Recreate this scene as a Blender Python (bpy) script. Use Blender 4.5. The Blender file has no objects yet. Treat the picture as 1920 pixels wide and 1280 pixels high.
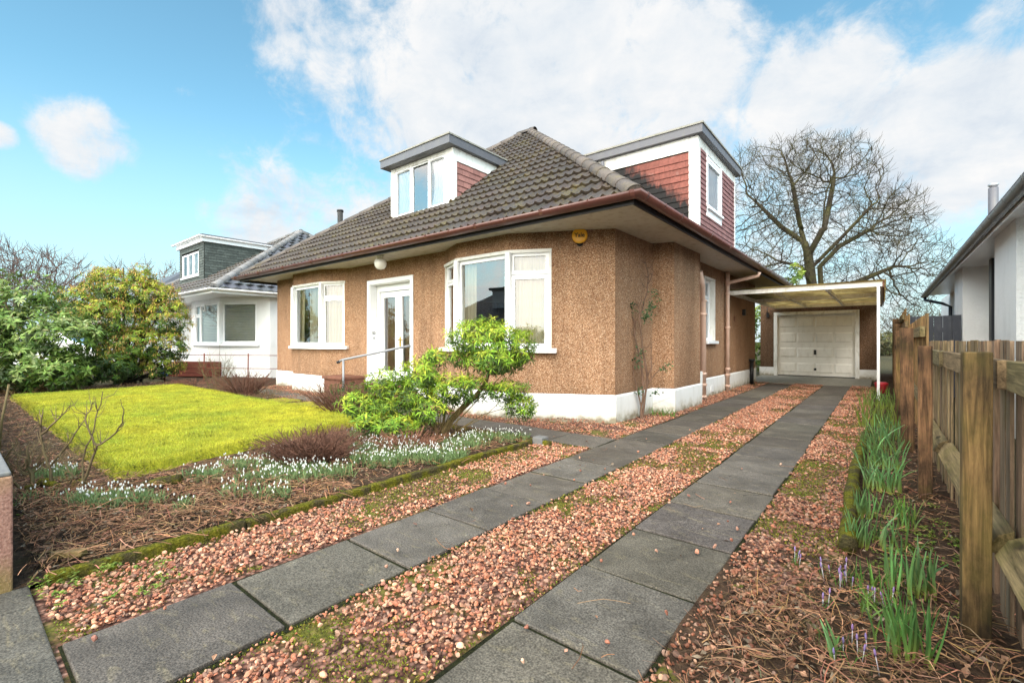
import bpy, math, random
import numpy as np
from mathutils import Vector, Matrix, kdtree
random.seed(7)
rng = np.random.default_rng(7)
scene = bpy.context.scene
COL = scene.collection
PI = math.pi
TH = math.radians(38.8)
CT, ST = math.cos(TH), math.sin(TH)
CAMH = 1.2
CAMF = 864.0

# ------------------------------------------------------------------ materials
def new_mat(name):
    m = bpy.data.materials.new(name); m.use_nodes = True
    nt = m.node_tree
    for n in list(nt.nodes): nt.nodes.remove(n)
    return m, nt
def nd(nt, typ, ins=None, **props):
    n = nt.nodes.new(typ)
    for k, v in props.items(): setattr(n, k, v)
    for k, v in (ins or {}).items():
        s = n.inputs[k]
        if hasattr(v, 'is_output'): nt.links.new(v, s)
        else: s.default_value = v
    return n
def rgba(c): return (c[0], c[1], c[2], 1.0)
def pos(nt, scale=(1, 1, 1), obj=False):
    if obj: v = nd(nt, 'ShaderNodeTexCoord').outputs['Object']
    else: v = nd(nt, 'ShaderNodeNewGeometry').outputs['Position']
    return nd(nt, 'ShaderNodeMapping', {'Vector': v, 'Scale': scale}).outputs['Vector']
def noise(nt, vec, scale, detail=4, rough=.55, dist=0.):
    return nd(nt, 'ShaderNodeTexNoise', {'Vector': vec, 'Scale': scale, 'Detail': detail, 'Roughness': rough, 'Distortion': dist}).outputs['Fac']
def voro(nt, vec, scale, out='Color', feature='F1'):
    return nd(nt, 'ShaderNodeTexVoronoi', {'Vector': vec, 'Scale': scale}, feature=feature).outputs[out]
def ramp(nt, fac, stops, interp='LINEAR'):
    n = nd(nt, 'ShaderNodeValToRGB', {'Fac': fac}); cr = n.color_ramp; cr.interpolation = interp
    while len(cr.elements) < len(stops): cr.elements.new(.5)
    for e, (p, c) in zip(cr.elements, stops):
        e.position = p; e.color = rgba(c) if not isinstance(c, (int, float)) else (c, c, c, 1)
    return n.outputs['Color']
def mix(nt, fac, a, b, blend='MIX'):
    n = nd(nt, 'ShaderNodeMix', data_type='RGBA', blend_type=blend)
    for s, v in ((n.inputs[0], fac), (n.inputs[6], a), (n.inputs[7], b)):
        if hasattr(v, 'is_output'): nt.links.new(v, s)
        elif isinstance(v, (int, float)): s.default_value = v
        else: s.default_value = rgba(v)
    return n.outputs[2]
def mth(nt, op, a, b=0., c=None):
    n = nd(nt, 'ShaderNodeMath', operation=op)
    for i, v in enumerate((a, b) if c is None else (a, b, c)):
        if hasattr(v, 'is_output'): nt.links.new(v, n.inputs[i])
        else: n.inputs[i].default_value = v
    return n.outputs[0]
def sep(nt, vec): 
    n = nd(nt, 'ShaderNodeSeparateXYZ', {0: vec}); return n.outputs
def bump(nt, h, strength=.5, dist=.01):
    return nd(nt, 'ShaderNodeBump', {'Height': h, 'Strength': strength, 'Distance': dist}).outputs['Normal']
def finish(m, nt, color, rough=.7, normal=None, spec=.3, metal=0., transl=0.):
    b = nd(nt, 'ShaderNodeBsdfPrincipled', {'Specular IOR Level': spec, 'Metallic': metal})
    for k, v in (('Base Color', color), ('Roughness', rough)):
        if hasattr(v, 'is_output'): nt.links.new(v, b.inputs[k])
        elif isinstance(v, (int, float)): b.inputs[k].default_value = v
        else: b.inputs[k].default_value = rgba(v)
    if normal is not None: nt.links.new(normal, b.inputs['Normal'])
    out = b.outputs[0]
    if transl:
        t = nd(nt, 'ShaderNodeBsdfTranslucent')
        if hasattr(color, 'is_output'): nt.links.new(color, t.inputs[0])
        else: t.inputs[0].default_value = rgba(color)
        out = nd(nt, 'ShaderNodeMixShader', {0: transl, 1: out, 2: t.outputs[0]}).outputs[0]
    nd(nt, 'ShaderNodeOutputMaterial', {0: out})
    return m
def vcol(nt): return nd(nt, 'ShaderNodeAttribute', attribute_name='Col').outputs['Color']

def m_plain(name, c, rough=.5, spec=.4, metal=0., var=.12, vscale=6., dirt=None, bmp=0., bscale=60.):
    m, nt = new_mat(name); p = pos(nt)
    n = noise(nt, p, vscale, 5, .6)
    col = mix(nt, mth(nt, 'MULTIPLY', n, 1.0), [x*(1-var) for x in c], [min(1, x*(1+var)) for x in c])
    if dirt:
        n2 = noise(nt, pos(nt, (1, 1, .35)), 9., 6, .65)
        col = mix(nt, ramp(nt, n2, [(.5, 0), (.78, dirt[1])]), col, dirt[0])
    nor = bump(nt, noise(nt, p, bscale, 3), bmp, .01) if bmp else None
    return finish(m, nt, col, rough, nor, spec, metal)

def m_vcol(name, rough=.6, spec=.3, transl=0., nscale=0., namt=.3, bmp=0.):
    m, nt = new_mat(name); col = vcol(nt); nor = None
    if nscale:
        n = noise(nt, pos(nt), nscale, 4, .6)
        col = mix(nt, 1., col, ramp(nt, n, [(.25, 1-namt), (.75, 1+namt*.6)]), 'MULTIPLY')
        if bmp: nor = bump(nt, n, bmp, .01)
    return finish(m, nt, col, rough, nor, spec, 0., transl)

def m_harling(name, dark=1.0):
    m, nt = new_mat(name); p = pos(nt)
    v = nd(nt, 'ShaderNodeTexVoronoi', {'Vector': p, 'Scale': 135.})
    r = sep(nt, v.outputs['Color'])[0]
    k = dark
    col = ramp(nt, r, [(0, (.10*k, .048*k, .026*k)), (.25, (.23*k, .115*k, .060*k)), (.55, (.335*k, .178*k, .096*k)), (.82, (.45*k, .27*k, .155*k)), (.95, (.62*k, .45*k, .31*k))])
    n = noise(nt, pos(nt, (1, 1, .5)), 1.6, 6, .6)
    run = noise(nt, pos(nt, (3.5, 3.5, .22)), 1.5, 5, .65)
    col = mix(nt, 1., col, ramp(nt, n, [(.3, .74), (.7, 1.12)]), 'MULTIPLY')
    col = mix(nt, 1., col, ramp(nt, run, [(.30, .8), (.5, 1.), (.72, 1.04)]), 'MULTIPLY')
    d = v.outputs['Distance']
    fine = noise(nt, p, 190., 2)
    h = mth(nt, 'SUBTRACT', mth(nt, 'MULTIPLY', fine, .4), d)
    # uneven darkening towards the eaves and just over the plinth
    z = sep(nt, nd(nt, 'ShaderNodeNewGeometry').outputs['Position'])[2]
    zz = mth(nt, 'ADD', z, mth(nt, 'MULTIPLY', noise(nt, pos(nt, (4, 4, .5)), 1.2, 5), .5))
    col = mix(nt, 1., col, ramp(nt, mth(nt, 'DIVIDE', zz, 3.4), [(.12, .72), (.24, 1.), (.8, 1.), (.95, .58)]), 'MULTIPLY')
    return finish(m, nt, col, .85, bump(nt, h, .5, .008), .2)

def m_roughcast(name, c):
    m, nt = new_mat(name); p = pos(nt)
    v = noise(nt, p, 28., 3, .6); v2 = noise(nt, p, 75., 2)
    n = noise(nt, pos(nt, (1, 1, .4)), 2.5, 6, .65)
    col = mix(nt, ramp(nt, n, [(.5, 0), (.85, .5)]), c, [x*.62 for x in c])
    return finish(m, nt, col, .8, bump(nt, mth(nt, 'ADD', v, mth(nt, 'MULTIPLY', v2, .4)), .65, .03), .2)

def m_plinth(name):
    m, nt = new_mat(name); p = pos(nt)
    z = sep(nt, nd(nt, 'ShaderNodeNewGeometry').outputs['Position'])[2]
    n = noise(nt, p, 7., 6, .65)
    zz = mth(nt, 'ADD', z, mth(nt, 'MULTIPLY', mth(nt, 'SUBTRACT', n, .5), .35))
    col = ramp(nt, zz, [(0.02, (.26, .23, .16)), (.10, (.62, .60, .54)), (.2, (.76, .76, .74)), (.4, (.80, .81, .81))])
    st_ = noise(nt, pos(nt, (5, 5, .6)), 1.4, 6, .7)
    col = mix(nt, ramp(nt, st_, [(.52, 0), (.75, .35)]), col, (.45, .43, .36))
    cr = nd(nt, 'ShaderNodeTexVoronoi', {'Vector': nd(nt, 'ShaderNodeMapping', {'Vector': p, 'Scale': (1, 1, .6)}).outputs[0], 'Scale': .8}, feature='DISTANCE_TO_EDGE').outputs['Distance']
    col = mix(nt, ramp(nt, cr, [(0, .45), (.004, 0)]), col, (.25, .24, .22))
    return finish(m, nt, col, .6, bump(nt, noise(nt, p, 35., 4), .25, .01), .3)

def m_tile(name, moss=1., tint=(1, 1, 1)):
    m, nt = new_mat(name); p = pos(nt); c0 = vcol(nt)
    n = noise(nt, p, 38., 5, .7); n2 = noise(nt, p, 2.2, 6, .65); n3 = noise(nt, p, 14., 5, .7)
    col = mix(nt, 1., c0, ramp(nt, n, [(.3, .55), (.7, 1.45)]), 'MULTIPLY')
    mossf = mth(nt, 'MULTIPLY', ramp(nt, mth(nt, 'ADD', mth(nt, 'MULTIPLY', n2, .55), mth(nt, 'MULTIPLY', n3, .45)), [(.50, 0), (.64, 1)]), .75*moss)
    col = mix(nt, mossf, col, ramp(nt, n, [(.3, (.06, .055, .01)), (.7, (.22, .16, .025))]))
    lich = ramp(nt, voro(nt, p, 30., 'Distance'), [(.10, 1), (.2, 0)])
    col = mix(nt, mth(nt, 'MULTIPLY', lich, ramp(nt, n3, [(.58, 0), (.66, .7)])), col, (.38, .36, .31))
    col = mix(nt, 1., col, tint, 'MULTIPLY')
    return finish(m, nt, col, .55, bump(nt, n, .4, .01), .45)

def m_redtile(name, base, soot=False):
    m, nt = new_mat(name); p = pos(nt)
    c = vcol(nt)
    n = noise(nt, p, 22., 5, .65)
    col = mix(nt, 1., c, ramp(nt, n, [(.3, .75), (.7, 1.2)]), 'MULTIPLY')
    bl = noise(nt, p, 7., 4, .6)
    col = mix(nt, ramp(nt, bl, [(.6, 0), (.75, .35)]), col, (.32, .22, .19))
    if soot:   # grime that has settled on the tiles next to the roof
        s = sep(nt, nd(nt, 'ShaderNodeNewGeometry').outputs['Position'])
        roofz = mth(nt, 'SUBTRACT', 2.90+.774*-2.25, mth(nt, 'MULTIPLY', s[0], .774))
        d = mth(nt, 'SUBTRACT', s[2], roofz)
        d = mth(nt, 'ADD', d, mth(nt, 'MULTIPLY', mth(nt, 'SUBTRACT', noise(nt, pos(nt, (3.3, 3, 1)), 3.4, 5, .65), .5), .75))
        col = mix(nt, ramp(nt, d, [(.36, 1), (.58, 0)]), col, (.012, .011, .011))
    return finish(m, nt, col, .7, bump(nt, n, .2, .01), .25)

def m_slab(name):
    m, nt = new_mat(name); p = pos(nt); c0 = vcol(nt)
    n = noise(nt, p, 5., 7, .68, .6); n2 = noise(nt, p, 130., 2, .5); n3 = noise(nt, pos(nt, (.55, 1.6, 1)), 9., 6, .7, 1.2)
    col = mix(nt, 1., c0, ramp(nt, n, [(.32, .72), (.5, .97), (.68, 1.25)]), 'MULTIPLY')
    big = noise(nt, p, 1.7, 5, .65, .5)
    col = mix(nt, 1., col, ramp(nt, big, [(.35, .82), (.65, 1.14)]), 'MULTIPLY')
    col = mix(nt, ramp(nt, n3, [(.54, 0), (.70, .5)]), col, (.185, .155, .095))
    col = mix(nt, 1., col, ramp(nt, n2, [(.34, .55), (.68, 1.5)]), 'MULTIPLY')
    sp = voro(nt, p, 16., 'Distance')
    col = mix(nt, mth(nt, 'MULTIPLY', ramp(nt, sp, [(.07, 1), (.13, 0)]), ramp(nt, n, [(.5, 0), (.6, .6)])), col, (.30, .28, .22))
    return finish(m, nt, col, ramp(nt, n, [(.3, .55), (.7, .85)]), bump(nt, n2, .5, .006), .2)

def m_soil(name, a=(.022, .014, .009), b=(.075, .045, .028), c=(.13, .08, .05)):
    m, nt = new_mat(name); p = pos(nt)
    n = noise(nt, p, 24., 7, .72); n2 = noise(nt, p, 3., 5, .6)
    col = ramp(nt, n, [(.3, a), (.55, b), (.75, c)])
    col = mix(nt, ramp(nt, n2, [(.55, 0), (.75, .55)]), col, (.05, .06, .012))
    return finish(m, nt, col, .9, bump(nt, n, .9, .03), .15)

def m_gravelbase(name):
    m, nt = new_mat(name); p = pos(nt)
    v = nd(nt, 'ShaderNodeTexVoronoi', {'Vector': p, 'Scale': 42.})
    r = sep(nt, v.outputs['Color'])[0]
    col = ramp(nt, r, [(0, (.10, .045, .03)), (.5, (.28, .13, .09)), (1, (.42, .23, .17))])
    col = mix(nt, 1., col, ramp(nt, v.outputs['Distance'], [(.2, 1.), (.7, .2)]), 'MULTIPLY')
    n = noise(nt, p, 2.3, 6, .65)
    col = mix(nt, ramp(nt, n, [(.5, 0), (.6, .8)]), col, ramp(nt, noise(nt, p, 60., 3), [(.3, (.03, .04, .006)), (.7, (.15, .15, .02))]))
    return finish(m, nt, col, .9, bump(nt, v.outputs['Distance'], -.8, .02), .2)

def m_moss(name):
    m, nt = new_mat(name); p = pos(nt)
    n = noise(nt, p, 80., 4, .7); n2 = noise(nt, p, 9., 4, .6)
    col = ramp(nt, n, [(.28, (.025, .03, .004)), (.5, (.12, .115, .012)), (.75, (.27, .24, .03))])
    col = mix(nt, ramp(nt, n2, [(.45, 0), (.6, .85)]), col, ramp(nt, n, [(.3, (.02, .016, .010)), (.7, (.09, .07, .045))]))
    return finish(m, nt, col, .95, bump(nt, n, 1., .02), .1)

def m_lawn(name):
    m, nt = new_mat(name); p = pos(nt)
    n = noise(nt, p, 55., 5, .7); n2 = noise(nt, p, 1.6, 6, .6)
    col = ramp(nt, n, [(.25, (.12, .14, .008)), (.55, (.33, .31, .025)), (.8, (.46, .42, .04))])
    col = mix(nt, ramp(nt, n2, [(.45, 0), (.75, .6)]), col, (.16, .21, .015))
    return finish(m, nt, col, .95, bump(nt, n, .9, .02), .1)

def m_wood(name, axis='Z', bright=1., green=1., blotch=False):
    m, nt = new_mat(name)
    sc = {'Z': (22, 22, 1.3), 'Y': (22, 1.3, 22)}[axis]
    p = pos(nt, sc); c0 = vcol(nt)
    n = noise(nt, p, 1.6, 6, .7, .8); n2 = noise(nt, p, 5., 3, .6)
    col = mix(nt, 1., c0, ramp(nt, n, [(.30, .25), (.48, .85), (.70, 1.6)]), 'MULTIPLY')
    col = mix(nt, 1., col, ramp(nt, n2, [(.3, .75), (.7, 1.2)]), 'MULTIPLY')
    kn = voro(nt, pos(nt, (6, 6, 2.2) if axis == 'Z' else (6, 2.2, 6)), 1.1, 'Distance')
    col = mix(nt, ramp(nt, kn, [(.10, .85), (.17, 0)]), col, (.018, .010, .006))
    if blotch:   # damp, weather-blackened patches, darkest near the top and the foot
        z = sep(nt, nd(nt, 'ShaderNodeNewGeometry').outputs['Position'])[2]
        bn = noise(nt, pos(nt, (7, 7, 2.6)), 1.3, 6, .7)
        zz = mth(nt, 'ADD', z, mth(nt, 'MULTIPLY', mth(nt, 'SUBTRACT', bn, .5), .8))
        col = mix(nt, 1., col, ramp(nt, mth(nt, 'DIVIDE', zz, 1.4), [(.0, .25), (.22, .75), (.45, 1.15), (.68, 1.), (.80, .38), (.9, .7)]), 'MULTIPLY')
        col = mix(nt, 1., col, ramp(nt, bn, [(.34, .45), (.55, 1.1)]), 'MULTIPLY')
    n3 = noise(nt, pos(nt), 3.3, 5, .65)
    col = mix(nt, mth(nt, 'MULTIPLY', ramp(nt, n3, [(.5, 0), (.68, .6)]), green), col, (.10, .095, .012))
    nor = bump(nt, n, .5, .008)
    return finish(m, nt, col, .75, nor, .25)

def m_glass(name, base=.06):
    m, nt = new_mat(name)
    fr = nd(nt, 'ShaderNodeFresnel', {'IOR': 1.55}).outputs[0]
    fac = mth(nt, 'ADD', mth(nt, 'MULTIPLY', fr, 1.25), base)
    t = nd(nt, 'ShaderNodeBsdfTransparent', {0: (.86, .9, .9, 1)})
    g = nd(nt, 'ShaderNodeBsdfGlossy', {'Roughness': .0, 0: (.95, .97, 1, 1)})
    wob = bump(nt, noise(nt, pos(nt), 1.3, 2), .006, .1)
    nt.links.new(wob, g.inputs['Normal'])
    nd(nt, 'ShaderNodeOutputMaterial', {0: nd(nt, 'ShaderNodeMixShader', {0: fac, 1: t.outputs[0], 2: g.outputs[0]}).outputs[0]})
    return m

def m_sheet(name):
    m, nt = new_mat(name); p = pos(nt)
    n = noise(nt, pos(nt, (1, 5, 1)), 2.2, 6, .7); n2 = noise(nt, pos(nt, (1, .7, 1)), 1.3, 4, .6)
    col = ramp(nt, n, [(.3, (.05, .035, .015)), (.5, (.25, .17, .06)), (.7, (.58, .45, .18))])
    col = mix(nt, ramp(nt, n2, [(.42, .0), (.6, .7)]), col, (.06, .035, .015))
    t = nd(nt, 'ShaderNodeBsdfTranslucent', {0: col}); d = nd(nt, 'ShaderNodeBsdfDiffuse', {0: col})
    nd(nt, 'ShaderNodeOutputMaterial', {0: nd(nt, 'ShaderNodeMixShader', {0: .68, 1: d.outputs[0], 2: t.outputs[0]}).outputs[0]})
    return m

def m_curtain(name, c):
    m, nt = new_mat(name)
    n = noise(nt, pos(nt, (1, 1, .2)), 14., 4)
    return finish(m, nt, mix(nt, n, [x*.8 for x in c], c), .9, None, .1, 0., .35)

def m_bark(name, c=(.075, .058, .04), moss=.5):
    m, nt = new_mat(name); p = pos(nt, (1, 1, .35))
    n = noise(nt, p, 9., 6, .7)
    col = ramp(nt, n, [(.3, [x*.45 for x in c]), (.7, [x*1.5 for x in c])])
    col = mix(nt, mth(nt, 'MULTIPLY', ramp(nt, noise(nt, pos(nt), 1.1, 4), [(.45, 0), (.65, 1)]), moss), col, (.10, .105, .025))
    return finish(m, nt, col, .9, bump(nt, n, .8, .03), .15)

def m_stone(name):
    m, nt = new_mat(name); p = pos(nt)
    n = noise(nt, p, 90., 4, .65); n2 = noise(nt, p, 3.5, 5, .6)
    z = sep(nt, nd(nt, 'ShaderNodeNewGeometry').outputs['Position'])[2]
    col = ramp(nt, n, [(.28, (.14, .065, .05)), (.55, (.31, .17, .13)), (.8, (.46, .30, .23))])
    zz = mth(nt, 'ADD', z, mth(nt, 'MULTIPLY', mth(nt, 'SUBTRACT', n2, .5), .5))
    col = mix(nt, ramp(nt, zz, [(.0, .9), (.22, 0)]), col, (.17, .14, .03))
    col = mix(nt, ramp(nt, zz, [(.46, 0), (.6, .5)]), col, (.33, .21, .10))
    return finish(m, nt, col, .85, bump(nt, n, .6, .01), .2)

MAT = dict(
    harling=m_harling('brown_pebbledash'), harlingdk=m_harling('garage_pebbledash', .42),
    white_harl=m_roughcast('white_roughcast', (.80, .80, .79)), plinth=m_plinth('painted_plinth'),
    tile=m_tile('roof_tile', .6), tile2=m_tile('grey_roof_tile', .15, (.9, .95, 1.05)), hip=m_tile('hip_tile', .45),
    gutter=m_plain('brown_plastic', (.105, .038, .030), .30, .5, var=.3, vscale=3., dirt=((.10, .07, .05), .4)),
    fascia=m_plain('dark_fascia', (.012, .010, .010), .5),
    soffit=m_plain('soffit_paint', (.50, .47, .41), .6, dirt=((.24, .17, .09), .75)),
    upvc=m_plain('white_upvc', (.82, .83, .84), .28, .5, var=.03),
    timber=m_plain('white_timber', (.76, .75, .71), .5, .4, var=.06, dirt=((.30, .26, .17), .7)),
    greyfascia=m_plain('grey_fascia', (.115, .115, .13), .45, .4, var=.12, dirt=((.2, .2, .17), .3)),
    felt=m_plain('roof_felt', (.28, .27, .24), .9, .2, dirt=((.10, .11, .06), .8)),
    redtile=m_redtile('red_hung_tile', None, True), pinktile=m_redtile('pink_hung_tile', None),
    slate=m_vcol('slate_tile', .65, .3, 0, 18., .4, .2),
    glass=m_glass('window_glass', .07), glass2=m_glass('dormer_glass', .08),
    curtain=m_curtain('beige_curtain', (.80, .70, .48)), net=m_curtain('white_curtain', (.88, .89, .90)), brownblind=m_curtain('brown_blind', (.34, .19, .11)),
    blind=m_plain('blind_slat', (.72, .72, .64), .5, .3),
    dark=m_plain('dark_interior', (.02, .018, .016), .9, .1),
    brass=m_plain('brass', (.55, .36, .08), .3, .5, .8), black=m_plain('black_plastic', (.012, .012, .013), .4, .4),
    globe=m_plain('opal_glass', (.80, .78, .72), .25, .5, var=.02), steel=m_plain('galvanised_steel', (.24, .25, .27), .4, .4, .4),
    flue=m_plain('flue_steel', (.45, .46, .48), .4, .5, .6), pipe=m_plain('tan_pipe', (.60, .41, .32), .45, .4, var=.12, dirt=((.25, .15, .1), .4)),
    yellow=m_plain('alarm_yellow', (.85, .42, .02), .3, .5, var=.04),
    slab=m_slab('paving_slab'), concrete=m_plain('concrete', (.25, .23, .19), .85, .2, var=.35, vscale=5., dirt=((.06, .07, .025), .7), bmp=.3),
    soil=m_soil('garden_soil'), gbase=m_gravelbase('gravel_base'), moss=m_moss('kerb_moss'), lawn=m_lawn('mossy_lawn'),
    pebble=m_vcol('pebble', .7, .3, 0, 45., .35, .2), litter=m_vcol('dead_stem', .9, .15, 0, 60., .3),
    leaf=m_vcol('leaf', .48, .28, .25), leafmat=m_vcol('matte_leaf', .6, .3, .25), blade=m_vcol('blade', .55, .3, .3), petal=m_vcol('petal', .55, .3, .35),
    bark=m_bark('bark', (.042, .034, .024), .35), twig=m_bark('twig', (.15, .09, .065), .1), shrubbark=m_bark('shrub_bark', (.16, .11, .05), .3), canes=m_bark('cane', (.15, .11, .06), .4), darktwig=m_bark('dark_twig', (.13, .065, .045), 0.), redtwig=m_bark('red_twig', (.21, .10, .065), 0.), greytwig=m_bark('grey_twig', (.13, .085, .072), 0.),
    post=m_wood('post_wood', 'Z', 1., .5, True), board=m_wood('board_wood', 'Z', 1., .55), rail=m_wood('rail_wood', 'Y', 1., .6),
    greyboard=m_plain('grey_painted_board', (.055, .06, .075), .6, .3, var=.25, vscale=12., dirt=((.2, .2, .2), .35), bmp=.3),
    stone=m_stone('sandstone'), cope=m_plain('coping_stone', (.15, .15, .15), .8, .2, var=.3, vscale=20, bmp=.5, dirt=((.3, .28, .2), .5)),
    redwood=m_plain('red_stained_wood', (.17, .045, .03), .7, .2, var=.3, vscale=10.), bluepl=m_plain('blue_plastic', (.015, .05, .22), .4, .4),
    garagedoor=m_plain('garage_door_paint', (.76, .73, .66), .4, .4, var=.06, dirt=((.42, .37, .28), .4)), sheet=m_sheet('corrugated_sheet'),
    carwhite=m_plain('car_paint', (.75, .76, .78), .2, .6, var=.02), rubber=m_plain('rubber', (.015, .015, .015), .7, .3), redlens=m_plain('red_lens', (.5, .02, .02), .2, .5),
    brick=m_plain('step_brick', (.17, .075, .05), .8, .2, var=.4, vscale=14., bmp=.5, dirt=((.05, .05, .02), .5)),
    greypl=m_plain('grey_gutter', (.10, .105, .11), .35, .5, var=.2, dirt=((.25, .25, .25), .3)), navy=m_plain('dark_pipe', (.016, .018, .024), .4, .4),
    ground=m_soil('ground_soil', (.03, .025, .015), (.07, .06, .03), (.10, .085, .045)), red=m_plain('red_plastic', (.45, .03, .04), .4, .4),
    joint=m_soil('joint_moss', (.008, .008, .004), (.02, .022, .008), (.06, .065, .015)), asphalt=m_plain('asphalt', (.05, .05, .052), .9, .2, var=.3, vscale=40., bmp=.5),
)

# ------------------------------------------------------------------ mesh helpers
def link(o, parent=None):
    COL.objects.link(o)
    if parent is not None: o.parent = parent
    return o
def tag(o, label=None, cat=None, group=None, kind=None):
    if label: o['label'] = label
    if cat: o['category'] = cat
    if group: o['group'] = group
    if kind: o['kind'] = kind
    return o
def empty(name, label=None, cat=None, loc=(0, 0, 0), group=None, kind=None):
    o = bpy.data.objects.new(name, None); o.location = loc; o.empty_display_size = .2
    link(o); return tag(o, label, cat, group, kind)

def wloc(o):
    v = Vector((0, 0, 0))
    while o is not None: v += o.location; o = o.parent
    return v
class MB:
    def __init__(s, origin=(0, 0, 0)): s.v = []; s.f = []; s.c = []; s.col = (1, 1, 1); s.o = origin; s.smooth = []; s.sm = False
    def add(s, vs, fs, cols=None):
        b = len(s.v); s.v += [tuple(v) for v in vs]
        s.f += [tuple(b+i for i in f) for f in fs]; s.smooth += [s.sm]*len(fs)
        s.c += (cols if cols else [s.col]*len(vs))
        return s
    def box(s, x0, x1, y0, y1, z0, z1):
        return s.obox((x0, y0, z0), (x1-x0, 0, 0), (0, y1-y0, 0), (0, 0, z1-z0))
    def obox(s, o, a, b, c):
        o, a, b, c = map(Vector, (o, a, b, c))
        vs = [o, o+a, o+a+b, o+b, o+c, o+a+c, o+a+b+c, o+b+c]
        return s.add(vs, [(0, 3, 2, 1), (4, 5, 6, 7), (0, 1, 5, 4), (1, 2, 6, 5), (2, 3, 7, 6), (3, 0, 4, 7)])
    def quad(s, *p): return s.add(p, [tuple(range(len(p)))])
    def prism(s, poly, z0, z1):
        n = len(poly)
        vs = [(x, y, z0) for x, y in poly]+[(x, y, z1) for x, y in poly]
        return s.add(vs, [tuple(range(n-1, -1, -1)), tuple(range(n, 2*n))]+[(i, (i+1) % n, n+(i+1) % n, n+i) for i in range(n)])
    def tube(s, pts, r, n=8, cap=True, cols=None):
        pts = [Vector(p) for p in pts]
        if len(pts) < 2: return s
        rs = r if isinstance(r, (list, tuple)) else [r]*len(pts)
        vs = []; fs = []; u = None
        for i, p in enumerate(pts):
            t = (pts[min(i+1, len(pts)-1)]-pts[max(i-1, 0)])
            if t.length < 1e-9: t = Vector((0, 0, 1))
            t.normalize()
            if u is None:
                u = t.cross(Vector((0, 0, 1)) if abs(t.z) < .95 else Vector((1, 0, 0)))
            u = (u-t*u.dot(t))
            if u.length < 1e-6: u = t.orthogonal()
            u.normalize(); w = t.cross(u)
            for k in range(n):
                a = 2*PI*k/n
                vs.append(p+(u*math.cos(a)+w*math.sin(a))*rs[i])
        for i in range(len(pts)-1):
            for k in range(n):
                fs.append((i*n+k, i*n+(k+1) % n, (i+1)*n+(k+1) % n, (i+1)*n+k))
        if cap: fs += [tuple(range(n-1, -1, -1)), tuple((len(pts)-1)*n+k for k in range(n))]
        cc = None
        if cols: cc = [c for c in cols for _ in range(n)]
        old = s.sm; s.sm = n > 4
        s.add(vs, fs, cc); s.sm = old
        return s
    def lathe(s, c, prof, n=20, axis=(0, 0, 1)):
        ax = Vector(axis).normalized(); u = ax.orthogonal().normalized(); w = ax.cross(u); c = Vector(c)
        vs = []; fs = []
        for r, z in prof:
            for k in range(n):
                a = 2*PI*k/n; vs.append(c+ax*z+(u*math.cos(a)+w*math.sin(a))*r)
        m = len(prof)
        for i in range(m-1):
            for k in range(n): fs.append((i*n+k, i*n+(k+1) % n, (i+1)*n+(k+1) % n, (i+1)*n+k))
        fs += [tuple(range(n-1, -1, -1)), tuple((m-1)*n+k for k in range(n))]
        old = s.sm; s.sm = True; s.add(vs, fs); s.sm = old
        return s
    def build(s, name, mat, parent=None, label=None, bevel=0.):
        me = bpy.data.meshes.new(name)
        if parent is not None: s.o = wloc(parent)
        me.from_pydata([Vector(v)-Vector(s.o) for v in s.v], [], s.f)
        me.polygons.foreach_set('use_smooth', s.smooth)
        a = me.color_attributes.new('Col', 'FLOAT_COLOR', 'POINT')
        arr = np.ones((len(s.v), 4), np.float32)
        if s.v: arr[:, :3] = np.array([c[:3] for c in s.c], np.float32)
        a.data.foreach_set('color', arr.ravel())
        me.materials.append(MAT[mat]); me.update()
        o = bpy.data.objects.new(name, me); link(o, parent)
        if parent is None: o.location = s.o
        if label: o['label'] = label
        if bevel:
            b = o.modifiers.new('bevel', 'BEVEL'); b.width = bevel; b.segments = 2; b.limit_method = 'ANGLE'
        return o

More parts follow.
